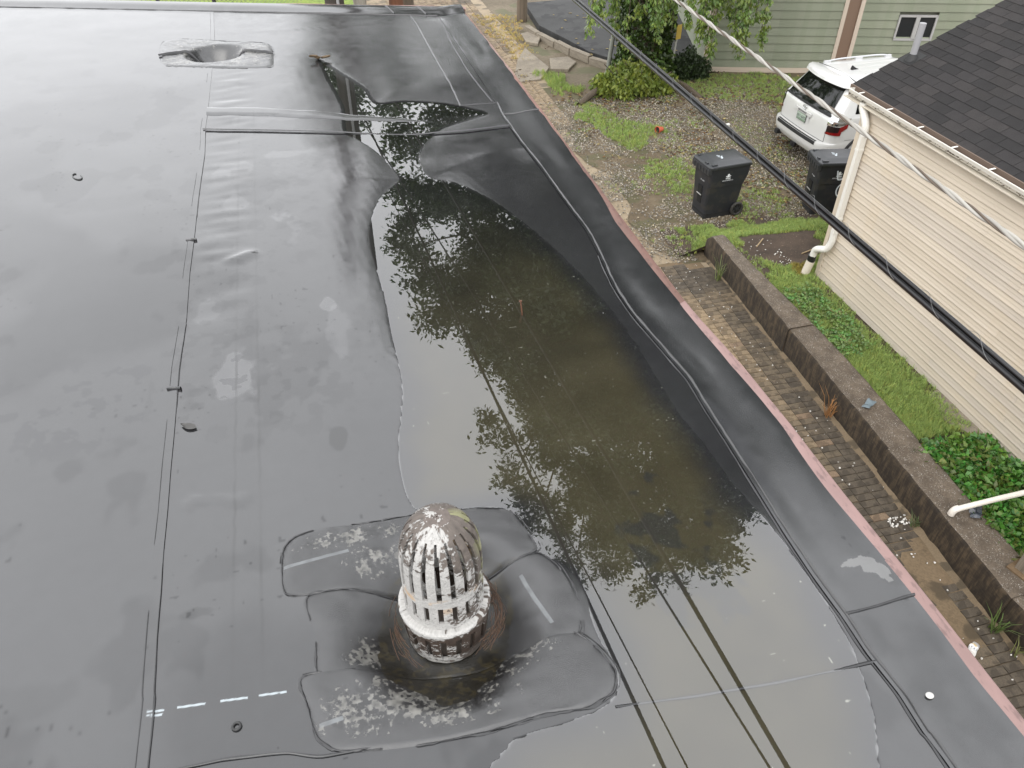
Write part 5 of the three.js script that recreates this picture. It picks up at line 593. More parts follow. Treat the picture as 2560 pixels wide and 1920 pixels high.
// ---------------------------------------------------------------- poles, fence, van behind the roof
const wood = tex(256, 512, (u, v, o) => { const n = tf(u * 2, v * 0.1, 40, 4, 3), s = tf(u, v, 6, 4, 6), k = 0.5 + 0.8 * n; o[0] = 1 * k * (0.7 + 0.5 * s); o[1] = 0.95 * k * (0.7 + 0.5 * s); o[2] = 0.88 * k * (0.7 + 0.5 * s); });
function pole(x, z, r, h, c, name, label) { const P = grp(name, [x, G0, z]); tag(P, label, 'pole'); const g = new THREE.CylinderGeometry(r * 0.82, r, h, 22, 8).translate(0, h / 2 - 0.1, 0); part('shaft', g, mat(c, 0.85, { map: wood, bumpMap: wood, bumpScale: 0.01 }), P); return P; }
{
  const a = pole(0.52, -13, 0.155, 11.5, [0.06, 0.052, 0.045], 'utility_pole', 'near black utility pole rising behind the far roof edge'); part('conduit', rod([0.06, 0, 0.17], [0.02, 9, 0.15], 0.022, 8), mat([0.3, 0.3, 0.3], 0.6), a);
  pole(0.93, -13.4, 0.12, 4.6, [0.3, 0.29, 0.26], 'timber_post', 'grey timber post between the black and brown posts'); pole(1.48, -13.2, 0.135, 4.2, [0.13, 0.055, 0.028], 'timber_post', 'reddish brown timber post at the end of the alley');
  const b = pole(6.74, -25.17, 0.17, 10.5, [0.2, 0.165, 0.13], 'utility_pole', 'weathered grey utility pole beside the asphalt pad'); part('crossarm', bx(2.2, 0.11, 0.09, 0, 9.6, 0.17), mat([0.12, 0.1, 0.08], 0.8), b);
  const gp = grp('pipe_bollard', [7.55, G0, -19.5]); tag(gp, 'leaning grey pipe post left of the ivy trunk', 'post'); part('pipe', rod([0, 0, 0], [0.28, 3.0, 0.0], 0.055, 14), mat([0.22, 0.23, 0.2], 0.7), gp);
  const sp = grp('sign_stake', [8.95, G0, -18.7]); tag(sp, 'white stake with a yellow sign right of the ivy trunk', 'sign'); part('stake', rod([0, 0, 0], [0.1, 1.35, 0], 0.03, 8), mat([0.55, 0.54, 0.5], 0.7), sp); part('sign_plate', bx(0.16, 0.34, 0.012, 0.1, 1.2, 0.035, 0.3), mat([0.6, 0.42, 0.08], 0.5), sp);
  // chain-link fence: woven wire, posts and top rail
  const F = grp('chain_link_fence', [-9, G0, -16], 0); tag(F, 'grey chain link fence in front of the grass bank', 'fence');
  const L = 9.6, hh = 3.6, p = 0.075, wires = [], wm = mat([0.14, 0.15, 0.14], 0.5, { metalness: 0.5 }); const wire = s => { const g = []; for (let k = -hh / p; k < L / p; k++) { const x0 = k * p; let a = [x0, 1.6], b = [x0 + (hh - 1.6), hh]; if (s < 0) { a = [x0 + (hh - 1.6), 1.6]; b = [x0, hh]; } if (Math.min(a[0], b[0]) < 0 || Math.max(a[0], b[0]) > L) continue; const q = new THREE.CylinderGeometry(0.003, 0.003, Math.hypot(b[0] - a[0], b[1] - a[1]), 3, 1, true); q.rotateZ(-Math.atan2(b[0] - a[0], b[1] - a[1])); q.translate((a[0] + b[0]) / 2, (a[1] + b[1]) / 2, s * 0.003); g.push(q); } return g; };
  const ws = part('wire_mesh', [...wire(1), ...wire(-1)], wm, F); ws.userData.kind = 'stuff'; for (let k = 0; k < 5; k++) part('post', cyl(0.035, 0.035, hh + 0.1, [2.9, 4.05, 6.55, 7.5, 9.5][k], 0, -0.05, 12), mat([0.03, 0.03, 0.03], 0.5), F); part('top_rail', rod([0, hh, 0], [L, hh, 0], 0.022, 10), mat([0.25, 0.26, 0.25], 0.4, { metalness: 0.6 }), F);
  // van
  const V = grp('parked_van', [-8.6, G0, -20.2]); tag(V, 'white van parked beyond the chain link fence', 'van'); const vp = mat([0.78, 0.78, 0.76], 0.3, { clearcoat: 0.6 }); const rg = (y, a, b, w) => ({ y, pts: roundRect(b - a, w, 0.15).map(q => [q[0] + (a + b) / 2, q[1]]) });
  part('body', crease(loft([rg(0.45, 0.1, 5.1, 1.75), rg(0.6, 0, 5.25, 1.85), rg(1.15, 0, 5.2, 1.88), rg(1.75, 0.02, 4.75, 1.8), rg(2.0, 0.08, 4.5, 1.66), rg(2.06, 0.2, 4.4, 1.5)])), vp, V); part('side_moulding', [bx(4.9, 0.03, 0.02, 2.6, 1.08, 0.945), bx(4.9, 0.02, 0.02, 2.6, 1.5, 0.92)], mat([0.35, 0.33, 0.32], 0.5), V); part('tail_panel', bx(0.14, 1.3, 1.6, 5.22, 1.15, 0), mat([0.012, 0.012, 0.012], 0.5), V);
  for (const x of [1.1, 4.2]) part('wheel', new THREE.CylinderGeometry(0.34, 0.34, 0.22, 26).rotateX(Math.PI / 2).translate(x, 0.34, 0.82), mat([0.02, 0.02, 0.02], 0.8), V);
  const bp = grp('timber_post', [-3.35, G0, -18.6]); tag(bp, 'short brown timber post at the tail of the van', 'post'); part('shaft', bx(0.16, 2.6, 0.16, 0, 1.2, 0), mat([0.25, 0.17, 0.1], 0.85, { map: wood }), bp);
}
// ---------------------------------------------------------------- cables
{
  const sagY = (t, s) => -s * 4 * t * (1 - t);
  const run = (a, b, sag, n = 60) => { const o = []; for (let i = 0; i <= n; i++) { const t = i / n; o.push([lerp(a[0], b[0], t), lerp(a[1], b[1], t) + sagY(t, sag), lerp(a[2], b[2], t)]); } return o; };
  const K = grp('cable_bundle'); tag(K, 'pair of thick black cables lashed with wire above the alley', 'cable'); const bm = mat([0.012, 0.012, 0.013], 0.3), p0 = run([2.72, -0.4, -12], [2.5, -0.4, 3], 0.0);
  part('cable', tube(p0, 0.0145, 120, 10), bm, K); part('cable', tube(p0.map(p => [p[0] + 0.022, p[1] + 0.013, p[2]]), 0.0125, 120, 10), bm, K); part('cable', tube(p0.map(p => [p[0] + 0.004, p[1] + 0.027, p[2]]), 0.006, 120, 8), bm, K);
  const lash = []; for (let i = 0; i <= 700; i++) { const t = i / 700, z = lerp(-11.9, 2.9, t), x = lerp(2.72, 2.5, (z + 12) / 15), a = t * 2 * Math.PI * 44; lash.push([x + 0.011 + 0.031 * Math.cos(a), -0.39 + 0.006 + 0.026 * Math.sin(a), z]); } part('lashing_wire', tube(lash, 0.0011, 1200, 4), mat([0.25, 0.25, 0.25], 0.35, { metalness: 0.8 }), K);
  const T = grp('service_cable'); tag(T, 'pale twisted service cable crossing in front of the house', 'cable'); const q0 = run([2.87, 0.3, -12], [2.08, 0.3, 3], 0.0); const cm = [mat([0.36, 0.345, 0.31], 0.6), mat([0.3, 0.285, 0.255], 0.6), mat([0.1, 0.075, 0.055], 0.6)];
  const z0 = -5.0; for (let k = 0; k < 3; k++) { const s = []; for (let i = 0; i <= 900; i++) { const t = i / 900, z = lerp(-12, 3, t), x = 2.25 - 0.047 * (z + 2.4) * 1.0, a = t * 2 * Math.PI * 46 + k * 2.09; s.push([x + 0.006 * Math.cos(a), 0.3 + 0.006 * Math.sin(a), z]); } part('strand', tube(s, k === 2 ? 0.0045 : 0.0066, 1600, 6), cm[k], T); }
  const over = (a, b, r, label) => tag(part('overhead_wire', tube(run(a, b, 0.15), r, 60, 6), mat([0.03, 0.025, 0.02], 0.6)), label, 'cable', 'wires high above the roof edge');
  const ext = (p, q, z) => lerp(p[0], q[0], (z - p[1]) / (q[1] - p[1]));
  for (const [p, q, r, l] of [[[1.35, -7.24], [1.65, -2.09], 0.016, 'middle black wire reflected across the puddle'], [[1.6, -4.3], [1.81, -2.05], 0.007, 'thinnest black wire reflected in the near puddle'], [[2.39, -3.59], [2.5, -1.87], 0.019, 'thickest black wire reflected in the near puddle'], [[1.31, -10.95], [1.88, -6.12], 0.01, 'thin wire reflected in the far half of the puddle']]) over([ext(p, q, -16), 4.15, -16], [ext(p, q, 8), 4.15, 8], r, l);
}
console.log('poles');

// ---------------------------------------------------------------- leaves, trees, grass
function leafCluster(n, spread, L, W, droop = 0.3) { // pinnate sprays of leaves round a short twig
  const P = [], N = [], I = [];
  for (let k = 0; k < n; k++) {
    const d = new THREE.Vector3(rr(-1, 1), rr(-0.8, 0.8), rr(-1, 1)).normalize(), o = d.clone().multiplyScalar(spread * Math.pow(rnd(), 0.5)), dir = new THREE.Vector3(rr(-1, 1), rr(-0.7, 0.4) - droop, rr(-1, 1)).normalize(), side = new THREE.Vector3(rr(-1, 1), rr(-0.4, 0.4), rr(-1, 1)).cross(dir).normalize(), nn = dir.clone().cross(side).normalize(), l = L * rr(0.7, 1.25), w = W * rr(0.7, 1.2), b = P.length / 3;
    const pts = [o, o.clone().addScaledVector(dir, l * 0.45).addScaledVector(side, w / 2).addScaledVector(nn, 0.12 * w), o.clone().addScaledVector(dir, l * 0.45).addScaledVector(side, -w / 2).addScaledVector(nn, 0.12 * w), o.clone().addScaledVector(dir, l)];
    for (const p of pts) { P.push(p.x, p.y, p.z); N.push(nn.x, nn.y, nn.z); } I.push(b, b + 3, b + 1, b, b + 2, b + 3);
  }
  const g = new THREE.BufferGeometry(); g.setAttribute('position', new THREE.Float32BufferAttribute(P, 3)); g.setAttribute('normal', new THREE.Float32BufferAttribute(N, 3)); g.setAttribute('uv', new THREE.BufferAttribute(new Float32Array(P.length / 3 * 2), 2)); g.setIndex(I); return g;
}
const leafMat = (extra = {}) => new THREE.MeshPhysicalMaterial({ color: 0xffffff, roughness: 0.55, transmission: 0.35, thickness: 0, side: THREE.DoubleSide, ...extra });
function scatter(name, geo, m, list, parent, kind) { // list of {p, s, c, q?}
  const o = new THREE.InstancedMesh(geo, m, list.length), M = new THREE.Matrix4(), q = new THREE.Quaternion(), e = new THREE.Euler(), v = new THREE.Vector3(), s = new THREE.Vector3(), c = new THREE.Color();
  list.forEach((it, i) => { e.set(it.rx ?? 0, it.ry ?? rnd() * 6.28, it.rz ?? 0); q.setFromEuler(e); v.set(...it.p); Array.isArray(it.s) ? s.set(...it.s) : s.setScalar(it.s); M.compose(v, q, s); o.setMatrixAt(i, M); o.setColorAt(i, c.setRGB(...it.c)); });
  o.name = parent === scene ? numbered(name) : name; o.castShadow = o.receiveShadow = true; if (kind) o.userData.kind = kind; parent.add(o); return o;
}
const green = (k = 1, y = 0) => { const b = rr(0.75, 1.25) * k; return [(0.045 + y * 0.06) * b, (0.085 + y * 0.04) * b, 0.018 * b]; };
const bark = tex(256, 512, (u, v, o) => { const n = tf(u * 1.5, v * 0.4, 24, 5, 3), k = 0.5 + 0.9 * n; o[0] = 0.11 * k; o[1] = 0.085 * k; o[2] = 0.062 * k; }), barkM = mat([1, 1, 1], 0.9, { map: bark, bumpMap: bark, bumpScale: 0.03 });
function limb(pts, r0, r1, n = 10) { const c = new THREE.CatmullRomCurve3(pts.map(p => new THREE.Vector3(...p))), seg = 14, fr = c.computeFrenetFrames(seg), P = []; return grid(n, seg, (u, v) => { const i = Math.round(v * seg), p = c.getPointAt(v), a = u * Math.PI * 2, r = lerp(r0, r1, v) * (1 + 0.12 * Math.sin(a * 3 + v * 5)), N = fr.normals[i], B = fr.binormals[i]; return [p.x + r * (Math.cos(a) * N.x + Math.sin(a) * B.x), p.y + r * (Math.cos(a) * N.y + Math.sin(a) * B.y), p.z + r * (Math.cos(a) * N.z + Math.sin(a) * B.z)]; }, (p, u, v) => [u, v * 4]); }
const polar = (az, el, d) => [d * Math.sin(az * Math.PI / 180), d * Math.tan(el * Math.PI / 180) - 1.6, -d * Math.cos(az * Math.PI / 180)];
const sprig = [0, 1, 2, 3].map(() => leafCluster(22, 0.3, 0.13, 0.06, 0.35));
function crownList(lobes, dens, size, k = 1, y = 0) {
  const list = [[], [], [], []];
  for (const [c, r, f = 1] of lobes) { // boughs inside the lobe carry the sprays, so that gaps stay open between them
    const nb = Math.max(6, Math.round(9 * r)), N = Math.round(dens * f * r * r * r);
    const bs = []; for (let b = 0; b < nb; b++) { const d = new THREE.Vector3(rr(-1, 1), rr(-0.7, 0.9), rr(-1, 1)).normalize(), l = r * Math.pow(rnd(), 0.4); bs.push([c[0] + d.x * l, c[1] + d.y * l * 0.75, c[2] + d.z * l, r * rr(0.2, 0.42)]); }
    for (let i = 0; i < N; i++) { const b = bs[Math.floor(rnd() * nb)], d = new THREE.Vector3(rr(-1, 1), rr(-1, 1), rr(-1, 1)).normalize(), l = b[3] * Math.pow(rnd(), 0.45); list[i & 3].push({ p: [b[0] + d.x * l, b[1] + d.y * l * 0.55 - 0.1 * l, b[2] + d.z * l], s: size * rr(0.75, 1.3), rx: rr(-0.6, 0.6), rz: rr(-0.6, 0.6), c: green(k, y * rnd()) }); }
  }
  return list;
}
{
  const T = grp('ivy_clad_tree', [8.25, G0, -18.9]); tag(T, 'tall broadleaf tree with ivy clad trunk and drooping boughs', 'tree');
  const off = p => [p[0] - 8.25, p[1] - G0, p[2] + 18.9];
  part('trunk', limb([[0, -0.1, 0], [0.05, 2, 0], [0, 5, 0.2], [-0.3, 9, 1], [-0.6, 12, 2]], 0.36, 0.2, 16), barkM, T);
  const lobes = [[24, 33, 15, 12], [30, 43, 13.5, 9], [25, 47, 12.5, 5.5], [32, 47, 12.3, 5.5], [37, 43, 13, 5], [18, 37.5, 14, 6.5], [13, 32, 15, 7], [9, 26, 17, 5.5], [6.5, 29.5, 17, 3.2], [35, 34, 14.5, 10], [30, 25, 16, 11], [16, 24, 18, 8], [8, 20.5, 19, 5], [41, 29, 15, 8], [12.5, 37, 15, 3.2], [26, 51.5, 12, 3], [31, 52.5, 12, 2.6], [22, 21, 18, 9], [38, 21, 16, 8], [20, 43, 13.5, 3.4], [16, 44, 13, 3.6], [17.5, 49.5, 12.5, 3.2], [14.3, 47.5, 12.5, 2.2], [22, 53, 12, 2.4], [36, 49.5, 12.3, 2.8], [11.5, 16.5, 21, 4.5], [17, 17, 20, 5]].map(([az, el, d, ar]) => { const D = d / Math.cos(el * Math.PI / 180); return [off(polar(az, el, d)), D * Math.tan(ar * Math.PI / 180) * 0.92, el < 26 ? 0.42 : el < 31 ? 0.6 : 0.95]; });
  lobes.forEach((l, i) => { const m = [lerp(-0.5, l[0][0], 0.45), lerp(11, l[0][1], 0.5) + 0.6, lerp(1.7, l[0][2], 0.45)]; part('limb', limb([[-0.3 + 0.02 * i, 8 + (i % 5) * 0.7, 0.8 + (i % 3) * 0.25], m, l[0]], 0.075, 0.015, 8), barkM, T); });
  const cl = crownList(lobes, 92, 1, 0.8, 0.3); let n = 0; cl.forEach((l, i) => { n += l.length; scatter('crown', sprig[i], leafMat(), l, T, 'stuff'); }); console.log('tree sprays', n);
  // drooping boughs that reach down into view
  const dl = [[], [], [], []], small = [0, 1, 2, 3].map(() => leafCluster(9, 0.1, 0.11, 0.05, 0.9)); const strands = [];
  const drops = [[6.9, -16.8, -3.7], [6.6, -17.0, -3.3], [7.45, -16.6, -3.2], [7.7, -16.9, -3.6], [8.9, -17.2, -3.9], [9.1, -17.0, -4.1], [9.25, -17.3, -3.7], [9.6, -17.0, -3.6], [9.75, -17.0, -4.0], [10.0, -17.2, -4.25], [10.45, -17.2, -3.75], [10.6, -17.3, -4.1], [8.5, -17.1, -3.4], [8.2, -17.3, -3.6], [7.95, -17.2, -3.3], [5.9, -16.4, -3.2], [6.15, -16.6, -3.05], [8.75, -16.9, -3.3], [9.35, -17.4, -3.4], [7.2, -17, -3.1]];
  for (const [x, z, y] of [...drops, ...drops.map(d => [d[0] + rr(-0.25, 0.25), d[1] - rr(0, 0.4), d[2] + rr(0.1, 0.6)])]) { const top = y + rr(3, 4.5), dx = rr(-0.4, 0.4), pts = []; for (let i = 0; i <= 8; i++) { const t = i / 8; pts.push(off([x + dx * (1 - t) * (1 - t), lerp(top, y, t), z + 0.5 * dx * (1 - t)])); } strands.push(tube(pts, 0.007, 24, 4)); for (let k = 0; k < 46; k++) { const t = Math.pow(rnd(), 0.7), i = Math.min(7, Math.floor(t * 8)), f = t * 8 - i, a = pts[i], b = pts[i + 1]; dl[k & 3].push({ p: [lerp(a[0], b[0], f) + rr(-0.1, 0.1) * (1.2 - t * 0.7), lerp(a[1], b[1], f), lerp(a[2], b[2], f) + rr(-0.1, 0.1)], s: rr(0.8, 1.2), c: green(2.6, rnd() * 0.8) }); } }
  part('drooping_twigs', strands, barkM, T).userData.kind = 'stuff'; dl.forEach((l, i) => scatter('drooping_leaves', small[i], leafMat(), l, T, 'stuff'));
  // surface roots
  part('root', limb([[-0.2, 0.15, 0.2], [-0.9, 0.16, 0.5], [-1.6, 0.12, 0.9], [-2.1, 0.02, 1.3]], 0.14, 0.06, 8), barkM, T); part('root', limb([[0.3, 0.15, 0.2], [0.8, 0.1, 0.9], [1.0, 0.0, 1.6]], 0.12, 0.05, 8), barkM, T);
  // ivy
  const I = grp('ivy_vine', [8.25, G0, -18.9]); tag(I, 'dark green ivy covering the trunk of the tall tree', 'ivy'); const il = [[], []], ig = [leafCluster(10, 0.1, 0.085, 0.075, 0.6), leafCluster(10, 0.1, 0.085, 0.075, 0.6)];
  for (let k = 0; k < 2600; k++) { const y = Math.pow(rnd(), 1.1) * 6.5, a = rr(0, 6.28), r = 0.42 + 0.3 * fbm(a * 2, y * 1.5, 3) + rr(-0.05, 0.08) + 0.2 * ss(1, 0, y); il[k & 1].push({ p: [Math.cos(a) * r, y, Math.sin(a) * r], s: rr(0.8, 1.25), c: green(rr(0.5, 1.9), rnd() * 0.3) }); } il.forEach((l, i) => scatter('ivy_leaves', ig[i], leafMat({ roughness: 0.35 }), l, I, 'stuff')); part('ivy_stem', limb([[0.1, 0, 0.42], [0.0, 2, 0.45], [-0.1, 5, 0.45]], 0.05, 0.02, 8), barkM, I);
  // shrub at its foot
  const S = grp('sucker_shrub', [7.75, G0, -18.1]); tag(S, 'yellow green leafy shrub at the foot of the ivy trunk', 'shrub'); const sl = [[], []], sg = [leafCluster(12, 0.15, 0.13, 0.06, 0.5), leafCluster(12, 0.15, 0.13, 0.06, 0.5)];
  for (let k = 0; k < 560; k++) { const a = rr(0, 6.28), r = Math.sqrt(rnd()), x = Math.cos(a) * r * 1.0 + rr(-0.1, 0.1), z = Math.sin(a) * r * 0.55, h = (0.95 - 0.6 * r) * (0.6 + 0.7 * fbm(x * 3 + 5, z * 3, 2)); sl[k & 1].push({ p: [x, Math.max(0.05, h * Math.pow(rnd(), 0.5)), z], s: rr(0.8, 1.3), c: green(2.3, rr(0.4, 1.2)) }); } sl.forEach((l, i) => scatter('shrub_leaves', sg[i], leafMat(), l, S, 'stuff')); const stems = []; for (let k = 0; k < 16; k++) stems.push(rod([rr(-0.3, 0.3), 0, rr(-0.2, 0.2)], [rr(-0.9, 0.9), rr(0.4, 0.9), rr(-0.5, 0.5)], 0.012, 5)); part('shrub_stems', stems, barkM, S);
  const S2 = grp('dark_shrub', [9.55, G0, -18.9]); tag(S2, 'dark creeping shrub against the green building corner', 'shrub'); const s2 = []; for (let k = 0; k < 260; k++) { const a = rr(0, 6.28), r = Math.sqrt(rnd()); s2.push({ p: [Math.cos(a) * r * 0.55, rr(0.03, 0.7) * (1.1 - r * 0.6), Math.sin(a) * r * 0.4], s: rr(0.7, 1.1), c: green(rr(0.4, 0.9)) }); } scatter('shrub_leaves', sg[0], leafMat(), s2, S2, 'stuff');
  // second tree further up the alley, seen in the roof's reflections
  const T2 = grp('broadleaf_tree', [3.2, G0, -27]); tag(T2, 'broadleaf tree beyond the far end of the alley', 'tree'); part('trunk', limb([[0, -0.1, 0], [0.1, 3, 0], [-0.1, 6, 0.2], [0, 9, 0]], 0.35, 0.12, 14), barkM, T2); const l2 = [[3, 16, 25, 3.4], [1.8, 19.5, 26, 2.2], [5, 18.5, 25, 2.6], [4, 14, 26, 4]].map(([az, el, d, ar]) => { const p = polar(az, el, d); return [[p[0] - 3.2, p[1] - G0, p[2] + 27], d / Math.cos(el * Math.PI / 180) * Math.tan(ar * Math.PI / 180)]; }); l2.forEach(l => part('limb', limb([[0, 6.5, 0.2], [l[0][0] * 0.5, lerp(7, l[0][1], 0.6), l[0][2] * 0.5], l[0]], 0.12, 0.03, 8), barkM, T2)); crownList(l2.map(l => [l[0], l[1], 1]), 60, 1.2, 0.75).forEach((l, i) => scatter('crown', sprig[i], leafMat(), l, T2, 'stuff'));
}
// grass
const blades = (n, h, w, sp) => { const P = [], I = []; for (let k = 0; k < n; k++) { const a = rnd() * 6.28, x = rr(-sp, sp), z = rr(-sp, sp), hh = h * rr(0.5, 1.3), lx = Math.cos(a) * hh * rr(0.2, 0.9), lz = Math.sin(a) * hh * rr(0.2, 0.9), sx = -Math.sin(a) * w, sz = Math.cos(a) * w, b = P.length / 3; P.push(x - sx, 0, z - sz, x + sx, 0, z + sz, x + lx * 0.4 - sx * 0.7, hh * 0.65, z + lz * 0.4 - sz * 0.7, x + lx * 0.4 + sx * 0.7, hh * 0.65, z + lz * 0.4 + sz * 0.7, x + lx, hh, z + lz); I.push(b, b + 1, b + 3, b, b + 3, b + 2, b + 2, b + 3, b + 4); } const g = new THREE.BufferGeometry(); g.setAttribute('position', new THREE.Float32BufferAttribute(P, 3)); g.setIndex(I); g.computeVertexNormals(); g.setAttribute('uv', new THREE.BufferAttribute(new Float32Array(P.length / 3 * 2), 2)); return g; };
const inP = (P, x, z) => sdPoly(P, x, z);
const gA = [[6.15, -17.66], [6.52, -17.4], [6.89, -16.47], [7.34, -15.62], [6.66, -14.88], [6.22, -15.44], [5.95, -16.45]], gB = [[5.85, -19.95], [6.19, -19.63], [6.42, -18.65], [5.99, -18.6], [5.77, -19.1]], gC = [[6.59, -14.26], [7.24, -14.09], [7.16, -13.3], [6.71, -12.5], [6.32, -12.97], [6.41, -13.7]], gE = [[8.6, -18.2], [10.4, -18.9], [12.5, -18.1], [12.0, -16.6], [9.8, -16.9]], dirtP = [[6.6, -10.45], [7.97, -10.2], [7.7, -9.5], [6.95, -9.2], [6.55, -9.75]], gF = [[5.4, -26], [6.5, -25.6], [6.3, -22.5], [5.9, -21.0], [5.5, -21.5]], gG = [[7.3, -12.9], [8.4, -12.2], [8.3, -11.2], [7.3, -11.3]];
{
  const tuft = [blades(9, 0.05, 0.004, 0.035), blades(9, 0.05, 0.004, 0.035)], lists = [[], []];
  const put = (x, z, y, k, c, hs = 1) => lists[k & 1].push({ p: [x, y, z], s: [rr(0.8, 1.2), rr(0.7, 1.3) * hs, rr(0.8, 1.2)], c });
  const gc = () => { const b = rr(0.8, 1.25), y = rnd() < 0.12 ? 0.7 : rnd() * 0.2; return [(0.27 + y * 0.16) * b, (0.38 + y * 0.05) * b, 0.1 * b]; };
  for (let k = 0; k < 26000; k++) { // strip behind the wall
    const z = rr(-11.35, -5.28), x = rr(5.65, z < -8.95 ? 9.0 : 7.2); const xw = 5.86 - 0.04 * (z + 5.28) + lerp(0.46, 0.25, ss(-6.5, -10.4, z)); if (z > -10.42 && x < xw) continue; if (z < -10.42 && x < 5.95 && rnd() < 0.5) continue;
    const d = fbm(x * 2.3 + 3, z * 1.6, 4), bare = inP(dirtP, x, z) + 0.25 * (fbm(x * 5, z * 5, 3) - 0.5); if (bare < 0.02) continue; if (d < 0.36 && rnd() < 0.85) continue; if (x > 7.02 && z > -8.9 && rnd() < 0.7) continue; if (z < -11.0 && fbm(x * 4, z * 4, 2) < 0.5) continue; if (x > 8.2 && z < -10.6 && rnd() < 0.5) continue;
    put(x, z, lawnY(x, z) - 0.004, k, inP([[7.0, -9.25], [7.25, -9.3], [7.15, -9.0], [6.95, -8.95]], x, z) < 0.03 ? [0.3, 0.25, 0.04] : gc(), z > -7 ? 1.25 : 1);
  }
  for (const [P, n, hs] of [[gA, 3800, 1.3], [gB, 1100, 2.2], [gC, 1700, 0.9], [gE, 3000, 1.3], [gF, 1500, 0.9], [gG, 1100, 0.9]]) { let x0 = 99, x1 = -99, z0 = 99, z1 = -99; for (const p of P) { x0 = Math.min(x0, p[0]); x1 = Math.max(x1, p[0]); z0 = Math.min(z0, p[1]); z1 = Math.max(z1, p[1]); } for (let k = 0; k < n; k++) { const x = rr(x0 - 0.4, x1 + 0.4), z = rr(z0 - 0.4, z1 + 0.4), d = inP(P, x, z) + 0.9 * (fbm(x * 2.2, z * 2.2, 4) - 0.5); if (d > 0.1 * rnd()) continue; const c = gc(); if (P === gF) { c[0] *= 1.7; c[2] *= 1.2; } put(x, z, G0 - 0.008, k, c, hs); } }
  for (let k = 0; k < 5000; k++) { const x = rr(5.3, 12), z = rr(-18.5, -11); if (fbm(x * 1.2, z * 1.2 + 5, 4) < 0.56) continue; put(x, z, G0 - 0.01, k, gc(), 0.7); }
  lists.forEach((l, i) => { const o = scatter('grass', tuft[i], leafMat({ transmission: 0.2, roughness: 0.7 }), l, scene, 'stuff'); tag(o, i ? 'short patchy grass over the lot and lawn strip' : 'green grass blades over the lot and lawn strip', 'grass', null, 'stuff'); });
  console.log('grass', lists[0].length * 2);
  // broad-leaved weeds in the lawn and the green cover in the bed
  const cov = [leafCluster(14, 0.09, 0.075, 0.04, -0.2), leafCluster(14, 0.09, 0.075, 0.04, -0.2)], cl = [[], []];
  for (let k = 0; k < 5200; k++) { const z = rr(-5.12, 0.5), x = rr(6.15, 7.25), xw = 5.86 - 0.04 * (z + 5.28) + 0.44; if (x < xw - 0.05) continue; const h = 0.12 + 0.22 * fbm(x * 2.5, z * 2.5, 3); cl[k & 1].push({ p: [x, -5.08 + h * Math.pow(rnd(), 0.35), z], s: rr(0.5, 1.35), c: [0.12 * rr(0.5, 1.5), 0.28 * rr(0.6, 1.3), 0.045] }); }
  cl.forEach((l, i) => tag(scatter('ground_cover', cov[i], leafMat({ roughness: 0.4 }), l, scene, 'stuff'), i ? 'glossy low green leaves filling the sunken bed' : 'bright green ground cover filling the sunken bed', 'plants', null, 'stuff'));
  const wl = []; for (let k = 0; k < 420; k++) { const x = rr(6.35, 7.0), z = rr(-8.6, -6.9); if (fbm(x * 3, z * 2, 3) < 0.46) continue; wl.push({ p: [x, lawnY(x, z) + rr(0.01, 0.04), z], s: rr(0.5, 0.9), c: [0.19 * rr(0.7, 1.2), 0.31 * rr(0.7, 1.2), 0.08] }); } tag(scatter('clover', cov[0], leafMat(), wl, scene, 'stuff'), 'patch of clover in the middle of the grass strip', 'clover', null, 'stuff');
  // weeds at the wall foot
  const weed = (x, z, n, h, c, lab) => { const W = grp('weed', [x, G0 - 0.005, z]); tag(W, lab, 'weed'); const g = blades(n, h, 0.006, 0.04); part('weed_blades', g, leafMat({ color: lin(...c), transmission: 0.2 }), W); };
  weed(5.7, -2.98, 26, 0.3, [0.13, 0.2, 0.05], 'tall green weed at the wall foot near the crushed can'); weed(5.72, -2.7, 12, 0.2, [0.2, 0.22, 0.07], 'thin yellowing weed at the nearest wall foot'); weed(5.78, -4.32, 24, 0.14, [0.12, 0.16, 0.06], 'low weed beside the white pebbles at the wall foot'); weed(5.84, -6.2, 26, 0.3, [0.4, 0.2, 0.07], 'dry orange grass tuft at the wall foot'); weed(5.93, -9.6, 22, 0.34, [0.16, 0.2, 0.06], 'straggly weed against the far end of the wall');
}
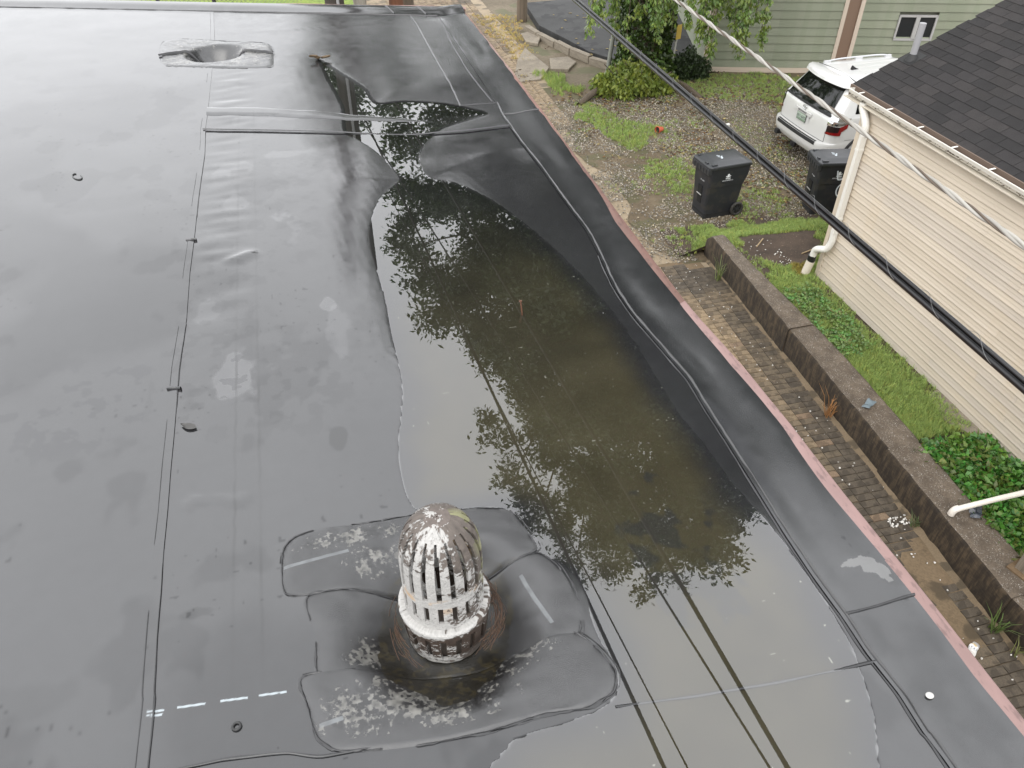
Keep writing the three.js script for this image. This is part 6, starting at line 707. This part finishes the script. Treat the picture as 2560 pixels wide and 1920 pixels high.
// gravel, leaf litter, pebbles
{
  const st = [0, 1].map(() => { const g = new THREE.IcosahedronGeometry(1, 0).toNonIndexed(); const p = g.attributes.position; const h = {}; for (let i = 0; i < p.count; i++) { const k = `${p.getX(i).toFixed(2)},${p.getY(i).toFixed(2)},${p.getZ(i).toFixed(2)}`; const s = h[k] ??= rr(0.7, 1.25); p.setXYZ(i, p.getX(i) * s, p.getY(i) * s * 0.65, p.getZ(i) * s); } g.computeVertexNormals(); return g; }), sl = [[], []];
  for (let k = 0; k < 46000; k++) { const x = rr(4.9, 12), z = rr(-18, -10.25); if (z > -10.6 && x > 5.9) continue; const d = fbm(x * 0.9 + 8, z * 0.9, 4), sandy = ss(5.9, 5.0, x) * 0.14; if (d < 0.4 + sandy && rnd() < 0.85) continue; if (z > -11.2 && x > 5.9) continue; const c = rnd() < 0.12 ? rr(0.35, 0.58) : rr(0.12, 0.33), w = rr(0, 0.5); sl[k & 1].push({ p: [x, G0 + 0.002, z], s: rr(0.008, 0.02), rx: rr(-1, 1), rz: rr(-1, 1), c: [c, c * (0.94 - w * 0.2), c * (0.86 - w * 0.6)] }); }
  sl.forEach((l, i) => tag(scatter('gravel', st[i], mat([1, 1, 1], 0.8), l, scene, 'stuff'), i ? 'loose darker gravel stones over the parking lot' : 'loose pale gravel stones over the parking lot', 'gravel', null, 'stuff'));
  const pl = []; const peb = (x, z, y, s) => { const c = rr(0.45, 0.75); pl.push({ p: [x, y + s * 0.4, z], s, rx: rr(-1, 1), c: [c, c * 0.97, c * 0.9] }); };
  for (let k = 0; k < 46; k++) peb(5.66 + rr(-0.13, 0.13), -4.42 + rr(-0.06, 0.06), G0, rr(0.008, 0.016)); for (let k = 0; k < 130; k++) { const z = rr(-10.2, -2.3); peb(rr(5.05, 5.8), z, G0, rr(0.005, 0.014)); } for (let k = 0; k < 60; k++) peb(rr(6.3, 7.1), rr(-10.2, -9.3), -4.9, rr(0.006, 0.014));
  tag(scatter('pebbles', st[0], mat([1, 1, 1], 0.8), pl, scene, 'stuff'), 'scattered white pebbles on the brick paving and soil', 'pebbles', null, 'stuff');
  const lg = leafShape(0.075, 0.045, 0.2), ll = []; const cols = [[0.16, 0.085, 0.03], [0.09, 0.05, 0.025], [0.3, 0.23, 0.09], [0.06, 0.035, 0.02], [0.4, 0.32, 0.14]];
  for (let k = 0; k < 9000; k++) { const x = rr(5.2, 12.5), z = rr(-22.5, -11.3), near = Math.hypot(x - 8, (z + 17) * 0.9); const d = fbm(x * 1.1, z * 1.1 + 9, 4) + 0.25 * ss(4, 0, near) - 0.05; if (d < 0.52 + 0.12 * rnd()) continue; if (x < 5.7 && z > -19) continue; ll.push({ p: [x, G0 + rr(0.004, 0.02), z], s: rr(0.5, 1.1), rx: rr(-0.3, 0.3), rz: rr(-0.3, 0.3), c: cols[Math.floor(rnd() * (rnd() < 0.25 ? 5 : 4))] }); }
  for (let k = 0; k < 260; k++) { const z = rr(-30, -16); ll.push({ p: [rr(4.4, 5.6), G0 + 0.006, z], s: rr(0.3, 0.8), c: cols[Math.floor(rnd() * 5)] }); } for (let k = 0; k < 40; k++) ll.push({ p: [rr(7.3, 10), G0 + 0.15, rr(-25, -20.5)], s: rr(0.8, 1.4), c: cols[rnd() < 0.5 ? 4 : 2] });
  tag(scatter('fallen_leaves', lg, mat([1, 1, 1], 0.8), ll, scene, 'stuff'), 'brown and yellow fallen leaves over the lot', 'leaves', null, 'stuff'); console.log('litter', sl[0].length * 2, ll.length);
}
renderer.render(scene, camera);
